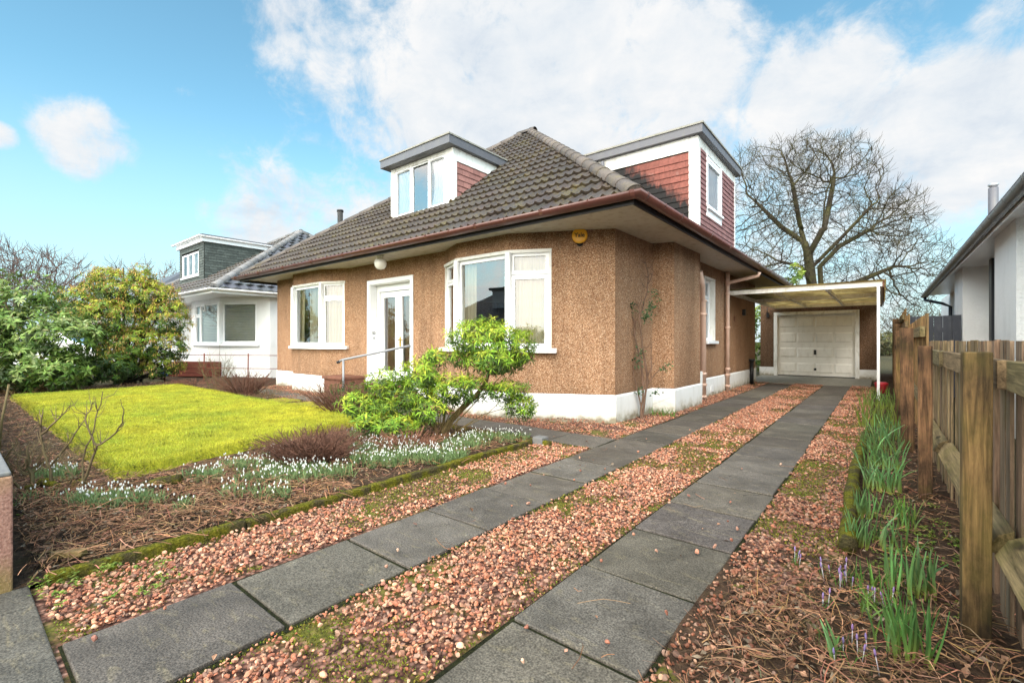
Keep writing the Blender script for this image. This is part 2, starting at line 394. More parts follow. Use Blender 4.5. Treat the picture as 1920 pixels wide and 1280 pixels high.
def build_split(mb, name, mat, parent, **kw):
    """one mesh object for each connected piece"""
    key = {}; idx = [key.setdefault(tuple(round(c, 4) for c in v), i) for i, v in enumerate(mb.v)]; par = list(range(len(mb.v)))
    def find(a):
        while par[a] != a: par[a] = par[par[a]]; a = par[a]
        return a
    for f in mb.f:
        for v in f[1:]: par[find(idx[v])] = find(idx[f[0]])
    groups = {}
    for k, f in enumerate(mb.f): groups.setdefault(find(idx[f[0]]), []).append(k)
    out = []
    for fs in groups.values():
        q = MB(); m = {}
        for k in fs:
            for v in mb.f[k]:
                if v not in m: m[v] = len(q.v); q.v.append(mb.v[v]); q.c.append(mb.c[v])
            q.f.append(tuple(m[v] for v in mb.f[k])); q.smooth.append(mb.smooth[k])
        out.append(q.build(name, mat, parent, **kw))
    return out
def npmesh(name, V, F, C, mat, parent=None, smooth=False, origin=(0, 0, 0)):
    """V (N,3), F (M,k), C (N,3)"""
    me = bpy.data.meshes.new(name)
    if parent is not None: origin = tuple(wloc(parent))
    V = np.asarray(V, np.float32)-np.array(origin, np.float32); F = np.asarray(F, np.int32); k = F.shape[1]
    me.vertices.add(len(V)); me.vertices.foreach_set('co', V.ravel())
    me.loops.add(F.size); me.loops.foreach_set('vertex_index', F.ravel())
    me.polygons.add(len(F))
    me.polygons.foreach_set('loop_start', np.arange(0, F.size, k, dtype=np.int32))
    me.polygons.foreach_set('loop_total', np.full(len(F), k, np.int32))
    me.polygons.foreach_set('use_smooth', np.full(len(F), smooth))
    me.update(calc_edges=True)
    a = me.color_attributes.new('Col', 'FLOAT_COLOR', 'POINT')
    arr = np.ones((len(V), 4), np.float32); arr[:, :3] = C
    a.data.foreach_set('color', arr.ravel())
    me.materials.append(MAT[mat])
    o = bpy.data.objects.new(name, me); link(o, parent)
    if parent is None: o.location = origin
    return o

def vnoise(x, y, seed=0):
    """numpy value noise, range 0..1"""
    xi = np.floor(x).astype(np.int64); yi = np.floor(y).astype(np.int64); xf = x-xi; yf = y-yi
    def h(a, b):
        n = (a*374761393+b*668265263+seed*982451653) & 0x7fffffff
        n = ((n ^ (n >> 13))*1274126177) & 0x7fffffff
        return ((n ^ (n >> 16)) & 0xffff)/65535.
    u = xf*xf*(3-2*xf); v = yf*yf*(3-2*yf)
    return (h(xi, yi)*(1-u)+h(xi+1, yi)*u)*(1-v)+(h(xi, yi+1)*(1-u)+h(xi+1, yi+1)*u)*v
def fbm(x, y, seed=0, oct=4):
    t = 0; a = .5; s = 0
    for i in range(oct): t = t+a*vnoise(x*2**i, y*2**i, seed+i); s += a; a *= .5
    return t/s
def norm(a): return a/np.maximum(np.linalg.norm(a, axis=-1, keepdims=True), 1e-9)

def leaves_mesh(P, D, U, L, W, C, fold=.15, droop=.25, tipc=1.0, basec=.7):
    """leaf-shaped faces: P base, D direction, U up-ish normal, L length, W width, C colour"""
    N = len(P); D = norm(D); S = norm(np.cross(D, U)); Nn = norm(np.cross(S, D))
    L = L.reshape(-1, 1); W = W.reshape(-1, 1)
    m = P+D*L*.5; t = P+D*L-Nn*L*droop
    l = m-S*W*.5+Nn*W*fold; r = m+S*W*.5+Nn*W*fold
    V = np.stack([P, r, m, l, t], 1).reshape(-1, 3)
    b = np.arange(N)[:, None]*5
    F = np.concatenate([b+np.array([[0, 1, 2]]), b+np.array([[0, 2, 3]]), b+np.array([[2, 1, 4]]), b+np.array([[3, 2, 4]])])
    Cc = np.stack([C*basec, C, C*.92, C, C*tipc], 1).reshape(-1, 3)
    return V, F, Cc
def blades_mesh(P, D, L, W, C, bend, segs=3, tipw=.15, c_base=None, c_tip=None):
    """upright strap blades; D initial direction, bend = horizontal vector the tip leans to"""
    N = len(P); D = norm(D); S = norm(np.cross(D, rng.normal(size=(N, 3))))
    rows = []; cols = []
    for i in range(segs+1):
        t = i/segs
        c = P+D*(L*t)[:, None]+bend*(t*t)
        w = (W*(1-(1-tipw)*t**2.2))[:, None]*.5
        rows += [c-S*w, c+S*w]
        cb = C if c_base is None else c_base*(1-min(1, t*3))+C*min(1, t*3)
        if c_tip is not None: cb = cb*(1-t**3)+c_tip*t**3
        cols += [cb, cb]
    V = np.stack(rows, 1).reshape(-1, 3); Cc = np.stack(cols, 1).reshape(-1, 3)
    k = 2*(segs+1); b = np.arange(N)[:, None]*k
    F = np.concatenate([b+np.array([[2*i, 2*i+1, 2*i+3, 2*i+2]]) for i in range(segs)])
    return V, F, Cc
def jit(c, n, amt=.2, hue=.08):
    c = np.array(c); return np.clip(c*(1+rng.normal(0, amt, (n, 1)))*(1+rng.normal(0, hue, (n, 3))), .003, 1)
def unit(n):
    return norm(rng.normal(size=(n, 3)))
RAX = np.array([CT, ST, 0.]); FAX = np.array([-ST, CT, 0.])   # picture-right and depth directions on the ground

# ================================================================== SETTING
mb = MB(); mb.quad((-600, -400, -.04), (600, -400, -.04), (600, 900, -.04), (-600, 900, -.04)); tag(mb.build('ground', 'ground'), kind='structure')
mb = MB(); mb.quad((-60, -12, -.022), (60, -12, -.022), (60, -4.4, -.022), (-60, -4.4, -.022)); tag(mb.build('road', 'asphalt'), kind='structure')

def sheet(name, x0, x1, y0, y1, z, mat, step=.08, amp=.03, seed=1, freq=2.5, edge=0., zfn=None):
    nx = max(2, int((x1-x0)/step)); ny = max(2, int((y1-y0)/step))
    X, Y = np.meshgrid(np.linspace(x0, x1, nx+1), np.linspace(y0, y1, ny+1), indexing='ij')
    Z = z+amp*(fbm(X*freq, Y*freq, seed)-.5)*2+amp*.4*(fbm(X*freq*5, Y*freq*5, seed+9)-.5)*2
    if zfn is not None: Z = Z+zfn(X, Y)
    V = np.stack([X, Y, Z], -1).reshape(-1, 3)
    i = (np.arange(nx)[:, None]*(ny+1)+np.arange(ny)[None, :]).ravel()
    F = np.stack([i, i+ny+1, i+ny+2, i+1], 1)
    return npmesh(name, V, F, np.ones((len(V), 3)), mat, smooth=True)
def bed_z(X, Y): return .035+.03*(fbm(X*2.2, Y*2.2, 3)-.5)
# soil of the left front garden (in front of, beside and behind the lawn), the far left border and the strip by the fence
tag(sheet('flower_bed_soil', -16.2, -3.2, .22, 4.55, .03, 'soil', .07, .028, 3), kind='structure')
tag(sheet('side_garden_soil', -26, -12.2, 4.5, 16, .0, 'soil', .25, .05, 5), kind='structure')
tag(sheet('border_soil', -.17, .5, -1.5, 22, .005, 'soil', .06, .03, 6), kind='structure')
tag(sheet('verge_soil', -.66, -.16, -1.5, 3.05, .012, 'soil', .05, .02, 8), kind='structure')
mb = MB(); mb.quad((-3.2, .27, .006), (-.16, .27, .006), (-.16, 15.4, .006), (-3.2, 15.4, .006)); tag(mb.build('gravel_bed', 'gbase'), kind='structure')
mb = MB(); mb.quad((-13.4, 4.5, .002), (-3.2, 4.5, .002), (-3.2, 6.6, .002), (-13.4, 6.6, .002)); tag(mb.build('gravel_apron', 'gbase'), kind='structure')

# paving: three paths made of slabs
def slab_path(name, cells):
    root = empty(name, kind='structure'); jb = MB(); jb.quad(*[(x, y, .009) for x, y in ((min(c[0] for c in cells), min(c[2] for c in cells)), (max(c[1] for c in cells), min(c[2] for c in cells)), (max(c[1] for c in cells), max(c[3] for c in cells)), (min(c[0] for c in cells), max(c[3] for c in cells)))]); jb.build('joint_soil', 'joint', root)
    for (x0, x1, y0, y1) in cells:
        g = .011; cx, cy = (x0+x1)/2, (y0+y1)/2
        mb = MB(); dz = [random.uniform(-.004, .004) for _ in range(4)]; t = .020+random.uniform(-.003, .003)
        q = random.uniform(.82, 1.2); mb.col = (.092*q, .081*q*random.uniform(.97, 1.02), .070*q*random.uniform(.92, 1.02))
        P = [(x0+g, y0+g), (x1-g, y0+g), (x1-g, y1-g), (x0+g, y1-g)]
        vs = [(x, y, -.03) for x, y in P]+[(x, y, t+dz[i]) for i, (x, y) in enumerate(P)]
        mb.add(vs, [(0, 3, 2, 1), (4, 5, 6, 7), (0, 1, 5, 4), (1, 2, 6, 5), (2, 3, 7, 6), (3, 0, 4, 7)])
        mb.build('paving_slab', 'slab', root, bevel=.006)
    return root
ys = [.29+.62*i for i in range(24)]
slab_path('driveway_track', [(-2.5+random.uniform(-.012, .012), -1.91+random.uniform(-.012, .012), y, y+.62) for y in ys if y+.62 < 14.9])
slab_path('driveway_track', [(-1.235+random.uniform(-.01, .01), -.645+random.uniform(-.01, .01), y, y+.62) for y in ([.29-.62]+ys) if y+.62 < 15.3])
slab_path('garden_path', [(-2.51-.62*(i+1), -2.51-.62*i, 4.55+random.uniform(-.01, .01), 5.15+random.uniform(-.01, .01)) for i in range(17)])
mb = MB()
for i in range(9):
    x0 = -7.6+i*.93; mb.col = (.085, .078, .066)
    mb.box(x0+.004, x0+.926, -.75, .272, -.03, .024+random.uniform(-.002, .004))
tag(mb.build('pavement', 'slab', bevel=.006), kind='structure')
mb = MB(); mb.box(-3.3, -.25, 14.95, 18.3, -.03, .022); tag(mb.build('garage_apron', 'concrete'), kind='structure')

# lawn: raised turf with a cut edge, grass blades over it
LX0, LX1, LY0, LY1 = -14.0, -5.0, .9, 3.88
def lawn_edge(X, Y): return np.minimum(np.minimum(X-LX0, (LX1-.25*(Y-LY0))-X), np.minimum(Y-LY0, LY1-Y))
def lawn_z(X, Y):
    e = np.clip(lawn_edge(X, Y)/.07, 0, 1); return .02+.10*e**.5+.02*(fbm(X*.8, Y*.8, 21)-.5)+.008*(fbm(X*9, Y*9, 22)-.5)
nx, ny = 150, 60
X, Y = np.meshgrid(np.linspace(0, 1, nx+1), np.linspace(0, 1, ny+1), indexing='ij')
YY = LY0+(LY1-LY0)*Y; XX = LX0+(LX1-.25*(YY-LY0)-LX0)*X
XX = XX+.05*(fbm(YY*1.5, YY*0, 31)-.5)*(X > .5); YY = YY+.05*(fbm(XX*1.5, XX*0, 32)-.5)
# push samples towards the edges so the lip is crisp
V = np.stack([XX, YY, lawn_z(XX, YY)], -1)
for k, s in ((0, 0), (-1, -1)): V[k, :, 2] = 0.0; V[:, s, 2] = 0.0
V = V.reshape(-1, 3); i = (np.arange(nx)[:, None]*(ny+1)+np.arange(ny)[None, :]).ravel()
tag(npmesh('lawn', V, np.stack([i, i+ny+1, i+ny+2, i+1], 1), np.ones((len(V), 3)), 'lawn', smooth=True), kind='structure')
def scatter(n, x0, x1, y0, y1): return rng.uniform(x0, x1, n), rng.uniform(y0, y1, n)
n = 150000
gx, gy = scatter(n, LX0, LX1, LY0, LY1); e = lawn_edge(gx, gy); k = (e > -.02) & (rng.random(n) < np.clip(1.5-np.hypot(gx, gy)/14, .25, 1)); gx, gy, e = gx[k], gy[k], e[k]; n = len(gx)
P = np.stack([gx, gy, lawn_z(gx, gy)-.004], 1)
tone = (fbm(gx*1.3, gy*1.3, 41)*.7+.3*fbm(gx*5, gy*5, 43))[:, None]; fleck = np.where(fbm(gx*14, gy*14, 45) > .70, .45, 1.)[:, None]; edgef = np.clip(1-e/.12, 0, 1)[:, None]
t2 = fbm(gx*6, gy*6, 47)[:, None]
tone = np.clip((tone-.3)*2.2, 0, 1); C = np.array([.50, .445, .04])*(1-tone)+np.array([.22, .31, .035])*tone
C = C*(.5+1.0*t2)*(1-edgef*.62)*np.clip(1+rng.normal(0, .25, (n, 1)), .3, 1.8)*fleck
L = rng.uniform(.012, .036, n)*(1+.8*edgef[:, 0]); W = rng.uniform(.003, .006, n)
D = norm(np.stack([rng.normal(0, .5, n), rng.normal(0, .5, n)-.3*edgef[:, 0], np.ones(n)], 1)); bend = np.stack([rng.normal(0, .01, n), rng.normal(0, .01, n), np.zeros(n)], 1)
V, F, Cc = blades_mesh(P, D, L, W, C, bend, 1, .2)
tag(npmesh('grass', V, F, Cc, 'blade'), kind='stuff')
# second small patch of mossy turf behind the lawn
tag(sheet('moss_patch', -9.6, -7.25, 3.98, 4.46, .05, 'lawn', .05, .02, 11), kind='structure')

# mossy kerbs and edging log
mb = MB(); 
for y0, y1 in ((.32, 1.22), (1.225, 2.13), (2.135, 3.03), (3.035, 3.65), (3.655, 4.28)):
    x = -3.17+random.uniform(-.008, .008); mb.box(x-.035, x+.035, y0, y1, -.03, .075+random.uniform(-.012, .006))
o = tag(mb.build('kerb', 'moss', bevel=.015), kind='structure')
mb = MB()
for x in range(4): mb.box(-3.82-.9*x, -3.2-.9*x+.27, 4.31, 4.38, -.03, .07)
tag(mb.build('path_kerb', 'moss', bevel=.015), kind='structure')
mb = MB(); mb.box(-3.16, -3.02, 4.30, 4.44, -.02, .10); tag(mb.build('kerb_end_stone', 'cope', bevel=.012), 'small dark square stone at the end of the mossy kerb beside the path', 'stone')
mb = MB(); mb.sm = True
pts = [(-.16+.03*math.sin(y*.9), y, .05+.008*math.sin(y*3)) for y in np.linspace(3.2, 7.6, 24)]
mb.tube(pts, [.045+.006*math.sin(i*1.3) for i in range(24)], 10)
mb2 = mb.build('edging_log', 'moss'); tag(mb2, 'long mossy round log edging the gravel along the fence border', 'log')

# ------------------------------------------------------------------ gravel pebbles
def ico(sub):
    t = (1+5**.5)/2
    v = [(-1, t, 0), (1, t, 0), (-1, -t, 0), (1, -t, 0), (0, -1, t), (0, 1, t), (0, -1, -t), (0, 1, -t), (t, 0, -1), (t, 0, 1), (-t, 0, -1), (-t, 0, 1)]
    f = [(0, 11, 5), (0, 5, 1), (0, 1, 7), (0, 7, 10), (0, 10, 11), (1, 5, 9), (5, 11, 4), (11, 10, 2), (10, 7, 6), (7, 1, 8), (3, 9, 4), (3, 4, 2), (3, 2, 6), (3, 6, 8), (3, 8, 9), (4, 9, 5), (2, 4, 11), (6, 2, 10), (8, 6, 7), (9, 8, 1)]
    v = [np.array(x)/np.linalg.norm(x) for x in v]
    for _ in range(sub):
        c = {}; nf = []
        def mid(a, b):
            k = (min(a, b), max(a, b))
            if k not in c: m = v[a]+v[b]; v.append(m/np.linalg.norm(m)); c[k] = len(v)-1
            return c[k]
        for a, b, d in f:
            x, y, z = mid(a, b), mid(b, d), mid(d, a); nf += [(a, x, z), (b, y, x), (d, z, y), (x, y, z)]
        f = nf
    return np.array(v), np.array(f)
def stone_templates(sub, k):
    v, f = ico(sub); T = []
    for _ in range(k):
        w = v.copy()
        for _ in range(7):     # chip flat facets off
            d = unit(1)[0]; lim = rng.uniform(.42, .78); q = w@d; w = w-np.outer(np.maximum(q-lim, 0), d)
        T.append(w*np.array([1, rng.uniform(.62, .95), rng.uniform(.5, .8)]))
    return T, f
def rot_rand(n):
    q = norm(rng.normal(size=(n, 4))); a, b, c, d = q.T
    return np.stack([np.stack([1-2*(c*c+d*d), 2*(b*c-d*a), 2*(b*d+c*a)], -1), np.stack([2*(b*c+d*a), 1-2*(b*b+d*d), 2*(c*d-b*a)], -1), np.stack([2*(b*d-c*a), 2*(c*d+b*a), 1-2*(b*b+c*c)], -1)], -2)
PALETTE = np.array([(.44, .205, .135), (.37, .15, .095), (.50, .265, .18), (.30, .12, .08), (.42, .225, .16), (.24, .105, .078), (.56, .35, .25), (.38, .145, .085), (.17, .10, .08), (.33, .21, .165)])
def pebble_mesh(x, y, z, size, sub, dark=None):
    T, f = stone_templates(sub, 8); n = len(x); which = rng.integers(0, 8, n); R = rot_rand(n)
    nv = len(T[0]); V = np.stack(T)[which]*size[:, None, None]
    # keep the stones lying fairly flat
    V = np.einsum('nij,nkj->nki', R, V)
    V = V*np.array([1, 1, .8]); V[:, :, 0] += x[:, None]; V[:, :, 1] += y[:, None]; V[:, :, 2] += z[:, None]
    C = PALETTE[rng.integers(0, len(PALETTE), n)]*np.array([1.08, 1.03, .93])*np.clip(1+rng.normal(0, .2, (n, 1)), .45, 1.6)
    if dark is not None: C = C*dark[:, None]
    Cc = np.repeat(C, nv, 0); F = (np.arange(n)[:, None, None]*nv+f[None]).reshape(-1, 3)
    return V.reshape(-1, 3), F, Cc
def moss_mask(x, y): return fbm(x*2.1+7, y*2.1, 51, 5)*.75+fbm(x*9, y*9, 57, 3)*.25
REG = [(-3.12, -2.52, .30, 4.53, 3500), (-1.91, -1.238, .28, 15.0, 3500), (-.642, -.16, .8, 15.3, 3200), (-2.72, -2.52, 5.15, 15.0, 1700), (-2.98, -2.7, 9.0, 15.0, 1700), (-12.6, -2.52, 5.16, 6.0, 1300), (-3.0, -2.52, 5.9, 7.7, 1500), (-13.3, -9.3, 4.5, 5.2, 600)]
xs, ys_, zs = [], [], []
for x0, x1, y0, y1, dens in REG:
    nn = int((x1-x0)*(y1-y0)*dens); x, y = scatter(nn, x0, x1, y0, y1)
    xs.append(x); ys_.append(y)
x = np.concatenate(xs); y = np.concatenate(ys_)
mk = moss_mask(x, y); mossy = np.clip((mk-.515)/.06, 0, 1)
mossy = np.maximum(mossy, .75*np.clip((.10-np.minimum(np.abs(x+1.91), np.abs(x+1.235)))/.1, 0, 1)*(fbm(x*5, y*5, 77) > .5))
mossy = np.maximum(mossy, .7*((x > -.45) & (x < -.16) & (y > 3.6))*(fbm(x*3, y*2, 71) > .42)); mossy = np.maximum(mossy, .8*((x < -2.75) & (x > -3.12) & (y > 2.4) & (y < 4.2))*(fbm(x*4, y*4, 72) > .47))
keep = rng.random(len(x)) > mossy*.88
d_ = np.hypot(x, y); keep &= (rng.random(len(x)) < np.clip(1.25-d_/28, .5, 1))
keep &= ~((x > -.66) & (y < 3.1) & (rng.random(len(x)) < np.clip((x+.58)*1.6+np.clip(2.6-y, 0, 2)*.25+.55*(fbm(x*3, y*3, 91)-.3), 0, 1)))
keep &= ~((x > -3.6) & (x < -2.85) & (y > 6.3) & (y < 7.3) & (rng.random(len(x)) < .7))
x, y = x[keep], y[keep]; d_ = np.hypot(x, y)
# gravel is heaped a little against the wall
hz = rng.uniform(.008, .026, len(x))+.012*fbm(x*2, y*2, 61)+.05*np.clip((y-5.2)/.8, 0, 1)*(x < -3.05)*(fbm(x*1.1, y*.1, 62))
size = rng.uniform(.0055, .0142, len(x))*np.clip(rng.normal(1, .22, len(x)), .55, 1.6)
zone_tone = np.where((x > -.66), .62+.5*np.clip((y-2.5)/6, 0, 1), 1.)*np.where(x < -3.2, .8, 1.)  # gravel toned down by the near fence border and along the house front
near = d_ < 3.6
V1, F1, C1 = pebble_mesh(x[near], y[near], hz[near], size[near], 1, zone_tone[near])
far = ~near
V2, F2, C2 = pebble_mesh(x[far], y[far], hz[far], size[far]*1.12, 0, zone_tone[far])
tag(npmesh('gravel', np.concatenate([V1, V2]), np.concatenate([F1, F2+len(V1)]), np.concatenate([C1, C2]), 'pebble'), kind='stuff')
# moss and tiny weeds between the stones
nn = 60000; X1, Y1 = [], []
for x0, x1, y0, y1, dens in REG[:3]:
    a, b = scatter(int((x1-x0)*(y1-y0)*9000), x0, x1, y0, y1); X1.append(a); Y1.append(b)
x = np.concatenate(X1); y = np.concatenate(Y1); mk = moss_mask(x, y)
mm = np.maximum(np.clip((mk-.515)/.05, 0, 1), 1.*np.clip((.07-np.minimum(np.minimum(np.abs(x+1.91), np.abs(x+1.235)), np.minimum(np.abs(x+3.12), np.abs(x+.16))))/.07, 0, 1)*(fbm(x*5, y*5, 77) > .5))
mm = np.maximum(mm, .55*((x > -.45) & (y > 3.6))*(fbm(x*3, y*2, 71) > .42)); mm = np.maximum(mm, .9*((x < -2.75) & (y > 2.4) & (y < 4.2))*(fbm(x*4, y*4, 72) > .47))
k = (rng.random(len(x)) < mm) & (rng.random(len(x)) < np.clip(1.3-np.hypot(x, y)/9, .12, 1)) & ~((x > -.66) & (y < 3))
x, y = x[k], y[k]; n = len(x)
P = np.stack([x, y, rng.uniform(.006, .022, n)], 1); D = norm(np.stack([rng.normal(0, .8, n), rng.normal(0, .8, n), np.full(n, .7)], 1))
C = jit((.17, .175, .018), n, .45, .12)
V, F, Cc = leaves_mesh(P, D, unit(n), rng.uniform(.006, .018, n), rng.uniform(.004, .009, n), C)
tag(npmesh('gravel_moss', V, F, Cc, 'blade'), kind='stuff')
# loose stones on the slabs
T, fI = stone_templates(1, 8)
spots = [(-1.02, 1.33), (-.83, 1.62), (-.93, 1.48), (-1.13, 1.5), (-.72, 1.95), (-.80, 2.62), (-.98, 2.5), (-.74, 2.75), (-.69, 2.9), (-1.16, 2.2), (-1.17, 2.62), (-.70, 3.1), (-.78, 3.2), (-1.2, 3.3), (-.86, 3.6), (-1.14, 3.55), (-1.0, 4.6), (-.75, 5.0), (-2.1, 1.6), (-2.0, 1.45), (-2.32, 1.9), (-2.05, 2.55), (-1.98, 2.65), (-2.4, 2.9), (-2.22, 3.0), (-2.3, 3.3), (-2.02, 3.35), (-2.12, 3.62), (-1.97, 3.8), (-2.35, 4.0), (-2.0, 4.6), (-2.2, 5.3), (-1.98, 6.2), (-2.44, .62), (-2.4, .38)]
for i, (sx, sy) in enumerate(spots):
    T0 = T[i % 8]*random.uniform(.010, .017); mb = MB(origin=(sx, sy, .031)); R = rot_rand(1)[0]; T0 = T0@R.T; T0 = T0-np.array([0, 0, T0[:, 2].min()])
    mb.col = tuple(PALETTE[random.randrange(len(PALETTE)-1)]); mb.add([(sx+a, sy+b, .031+c) for a, b, c in T0], [tuple(int(q) for q in f) for f in fI])
    o = mb.build('loose_stone', 'pebble')
    tag(o, 'small angular reddish stone lying loose on a dark driveway slab', 'stone', 'loose stones on the driveway slabs')

# dead stems and leaf litter on the beds
def litter(name, zones, nst, nlf):
    P = []; 
    tot = sum((a[1]-a[0])*(a[3]-a[2])*a[4] for a in zones)
    sx, sy, lx, ly = [], [], [], []
    for x0, x1, y0, y1, w in zones:
        sh = (x1-x0)*(y1-y0)*w/tot
        a, b = scatter(int(nst*sh), x0, x1, y0, y1); sx.append(a); sy.append(b)
        a, b = scatter(int(nlf*sh), x0, x1, y0, y1); lx.append(a); ly.append(b)
    sx, sy, lx, ly = map(np.concatenate, (sx, sy, lx, ly)); n = len(sx)
    base = np.where(sx > -1, .012, .055)
    ang = rng.uniform(0, 2*PI, n); L = rng.uniform(.04, .24, n)
    segs = 4; rows = []; cur = np.stack([sx, sy, base+rng.uniform(.0, .05, n)], 1); bend = rng.normal(0, .22, n); lift = rng.normal(0, .07, n); c = jit((.22, .118, .065), n, .6, .1); cols = []
    W = rng.uniform(.0007, .0019, n)[:, None]
    for i in range(segs+1):
        S = np.stack([-np.sin(ang), np.cos(ang), np.zeros(n)], 1); S[:, 2] += .4
        rows += [cur-S*W, cur+S*W]; cols += [c, c]
        cur = cur+np.stack([np.cos(ang)*L/segs, np.sin(ang)*L/segs, lift*L/segs*(1 if i < 2 else -1)*3], 1); ang = ang+bend
    V = np.stack(rows, 1).reshape(-1, 3); Cc = np.stack(cols, 1).reshape(-1, 3); k = 2*(segs+1); b = np.arange(n)[:, None]*k
    F = np.concatenate([b+np.array([[2*i, 2*i+1, 2*i+3, 2*i+2]]) for i in range(segs)])
    tag(npmesh('dead_stems', V, F, Cc, 'litter'), kind='stuff')
    n = len(lx); base = np.where(lx > -1, .018, .062)
    P = np.stack([lx, ly, base+rng.uniform(-.01, .02, n)], 1); D = norm(np.stack([rng.normal(size=n), rng.normal(size=n), rng.normal(0, .3, n)], 1)); U = norm(np.stack([rng.normal(0, .4, n), rng.normal(0, .4, n), np.ones(n)], 1))
    pal = np.array([(.16, .085, .05), (.28, .15, .09), (.10, .06, .04), (.38, .21, .13), (.27, .21, .15)]); C = pal[rng.integers(0, 5, n)]*np.clip(1+rng.normal(0, .25, (n, 1)), .4, 1.6)
    V, F, Cc = leaves_mesh(P, D, U, rng.uniform(.015, .05, n), rng.uniform(.01, .026, n), C*.8, .2, .1)
    tag(npmesh('leaf_litter', V, F, Cc, 'litter'), kind='stuff')
litter('front', [(-4.9, -3.22, .3, 2.0, 3.2), (-5.6, -3.25, 2.0, 4.3, 1.), (-6.5, -4.9, .25, .9, 1.6), (-14, -6.5, .25, .9, .5), (-.55, .36, .9, 2.55, 2.6), (-.3, .36, 2.55, 3.1, 1.5), (-.1, .36, 3.1, 9, .7), (-13.5, -5.7, 3.9, 4.5, .35), (-16, -14, .8, 4.4, .3), (-3.1, -.6, .4, 5, .012)], 17000, 12000)
# small weeds and fresh leaves in the beds
n = 1500; x = np.concatenate([rng.uniform(-.05, .36, 700), rng.uniform(-5, -3.2, 500), rng.uniform(-3.4, -2.6, 300)]); y = np.concatenate([rng.uniform(1.2, 4.5, 700), rng.uniform(.3, 2.5, 500), rng.uniform(.27, .75, 300)])
k = (fbm(x*3.5, y*3.5, 83) > .57) & (rng.random(n) < np.where(x > -1, 1, .45)); x, y = x[k], y[k]; n = len(x)
P = np.repeat(np.stack([x, y, np.where(x > -1, .02, .06)], 1), 5, 0)+rng.normal(0, .006, (n*5, 3)); m_ = len(P)
D = norm(np.stack([rng.normal(size=m_), rng.normal(size=m_), rng.uniform(.2, .9, m_)], 1))
V, F, Cc = leaves_mesh(P, D, np.tile([[0, 0, 1.]], (m_, 1)), rng.uniform(.012, .03, m_), rng.uniform(.009, .02, m_), jit((.15, .21, .03), m_, .3, .1))
tag(npmesh('weed_seedlings', V, F, Cc, 'leafmat'), kind='stuff')

# ================================================================== MAIN BUNGALOW
def wall_run(mb, p0, p1, z0, z1, openings=(), reveal=.1, rb=None):
    """flat wall p0->p1 (outside on the right-hand side when walking p0->p1), with openings (a0,a1,z0,z1) along it; reveals go inwards"""
    p0 = Vector((p0[0], p0[1], 0)); p1 = Vector((p1[0], p1[1], 0)); d = p1-p0; L = d.length; d.normalize(); nout = Vector((d.y, -d.x, 0))
    A = sorted({0, L, *[max(0, o[0]) for o in openings], *[min(L, o[1]) for o in openings]}); Z = sorted({z0, z1, *[o[2] for o in openings], *[o[3] for o in openings]})
    pt = lambda a, z, dep=0: p0+d*a-nout*dep+Vector((0, 0, z))
    for i in range(len(A)-1):
        for j in range(len(Z)-1):
            ca, cz = (A[i]+A[i+1])/2, (Z[j]+Z[j+1])/2
            if any(o[0]-1e-6 <= ca <= o[1]+1e-6 and o[2] <= cz <= o[3] for o in openings): continue
            mb.quad(pt(A[i], Z[j]), pt(A[i+1], Z[j]), pt(A[i+1], Z[j+1]), pt(A[i], Z[j+1]))
    rb = rb or mb
    for a0, a1, b0, b1 in openings:
        if a0 > .001: rb.quad(pt(a0, b0), pt(a0, b1), pt(a0, b1, reveal), pt(a0, b0, reveal))
        if a1 < L-.001: rb.quad(pt(a1, b0), pt(a1, b0, reveal), pt(a1, b1, reveal), pt(a1, b1))
        rb.quad(pt(a0, b1), pt(a1, b1), pt(a1, b1, reveal), pt(a0, b1, reveal)); rb.quad(pt(a0, b0), pt(a0, b0, reveal), pt(a1, b0, reveal), pt(a1, b0))

class Win:
    """one window unit on the line p0->p1: frame bars, panes and curtains in local coordinates"""
    def __init__(s, p0, p1, setback=.04):
        s.p0 = Vector((p0[0], p0[1], 0)); s.d = Vector((p1[0]-p0[0], p1[1]-p0[1], 0)); s.L = s.d.length; s.d.normalize(); s.n = Vector((s.d.y, -s.d.x, 0)); s.sb = setback
        s.fr = MB(); s.gl = MB()
    def at(s, a, dep, z): return s.p0+s.d*a-s.n*dep+Vector((0, 0, z))
    def bar(s, a0, a1, z0, z1, proud=0., dep=.06, mb=None):
        (mb or s.fr).obox(s.at(a0, s.sb-proud, z0), s.d*(a1-a0), -s.n*(dep+proud), (0, 0, z1-z0))
    def light(s, a0, a1, z0, z1, w=.045, sash=0., pane_dep=.025):
        """a glazed opening bounded by bars of width w"""
        s.bar(a0, a0+w, z0, z1, sash); s.bar(a1-w, a1, z0, z1, sash); s.bar(a0+w, a1-w, z0, z0+w, sash-.0006); s.bar(a0+w, a1-w, z1-w, z1, sash-.0006)
        D = s.sb+pane_dep-sash*.5
        s.gl.quad(s.at(a0+w*.6, D, z0+w*.6), s.at(a1-w*.6, D, z0+w*.6), s.at(a1-w*.6, D, z1-w*.6), s.at(a0+w*.6, D, z1-w*.6))
    def curtain(s, mb, a0, a1, z0, z1, dep=.22, waves=9, amp=.025, tie=0.):
        n = waves*6; m = 8; vs = []; fs = []
        for j in range(m+1):
            t = j/m; z = z0+(z1-z0)*t
            for i in range(n+1):
                q = i/n; a = a0+(a1-a0)*q*(1-tie*math.sin(t*PI)*.6)
                vs.append(s.at(a, dep+amp*math.sin(2*PI*waves*q+.6*math.sin(3*t+q*5))+.012*math.sin(q*23), z))
        for j in range(m):
            for i in range(n): k = j*(n+1)+i; fs.append((k, k+1, k+n+2, k+n+1))
        mb.sm = True; mb.add(vs, fs)

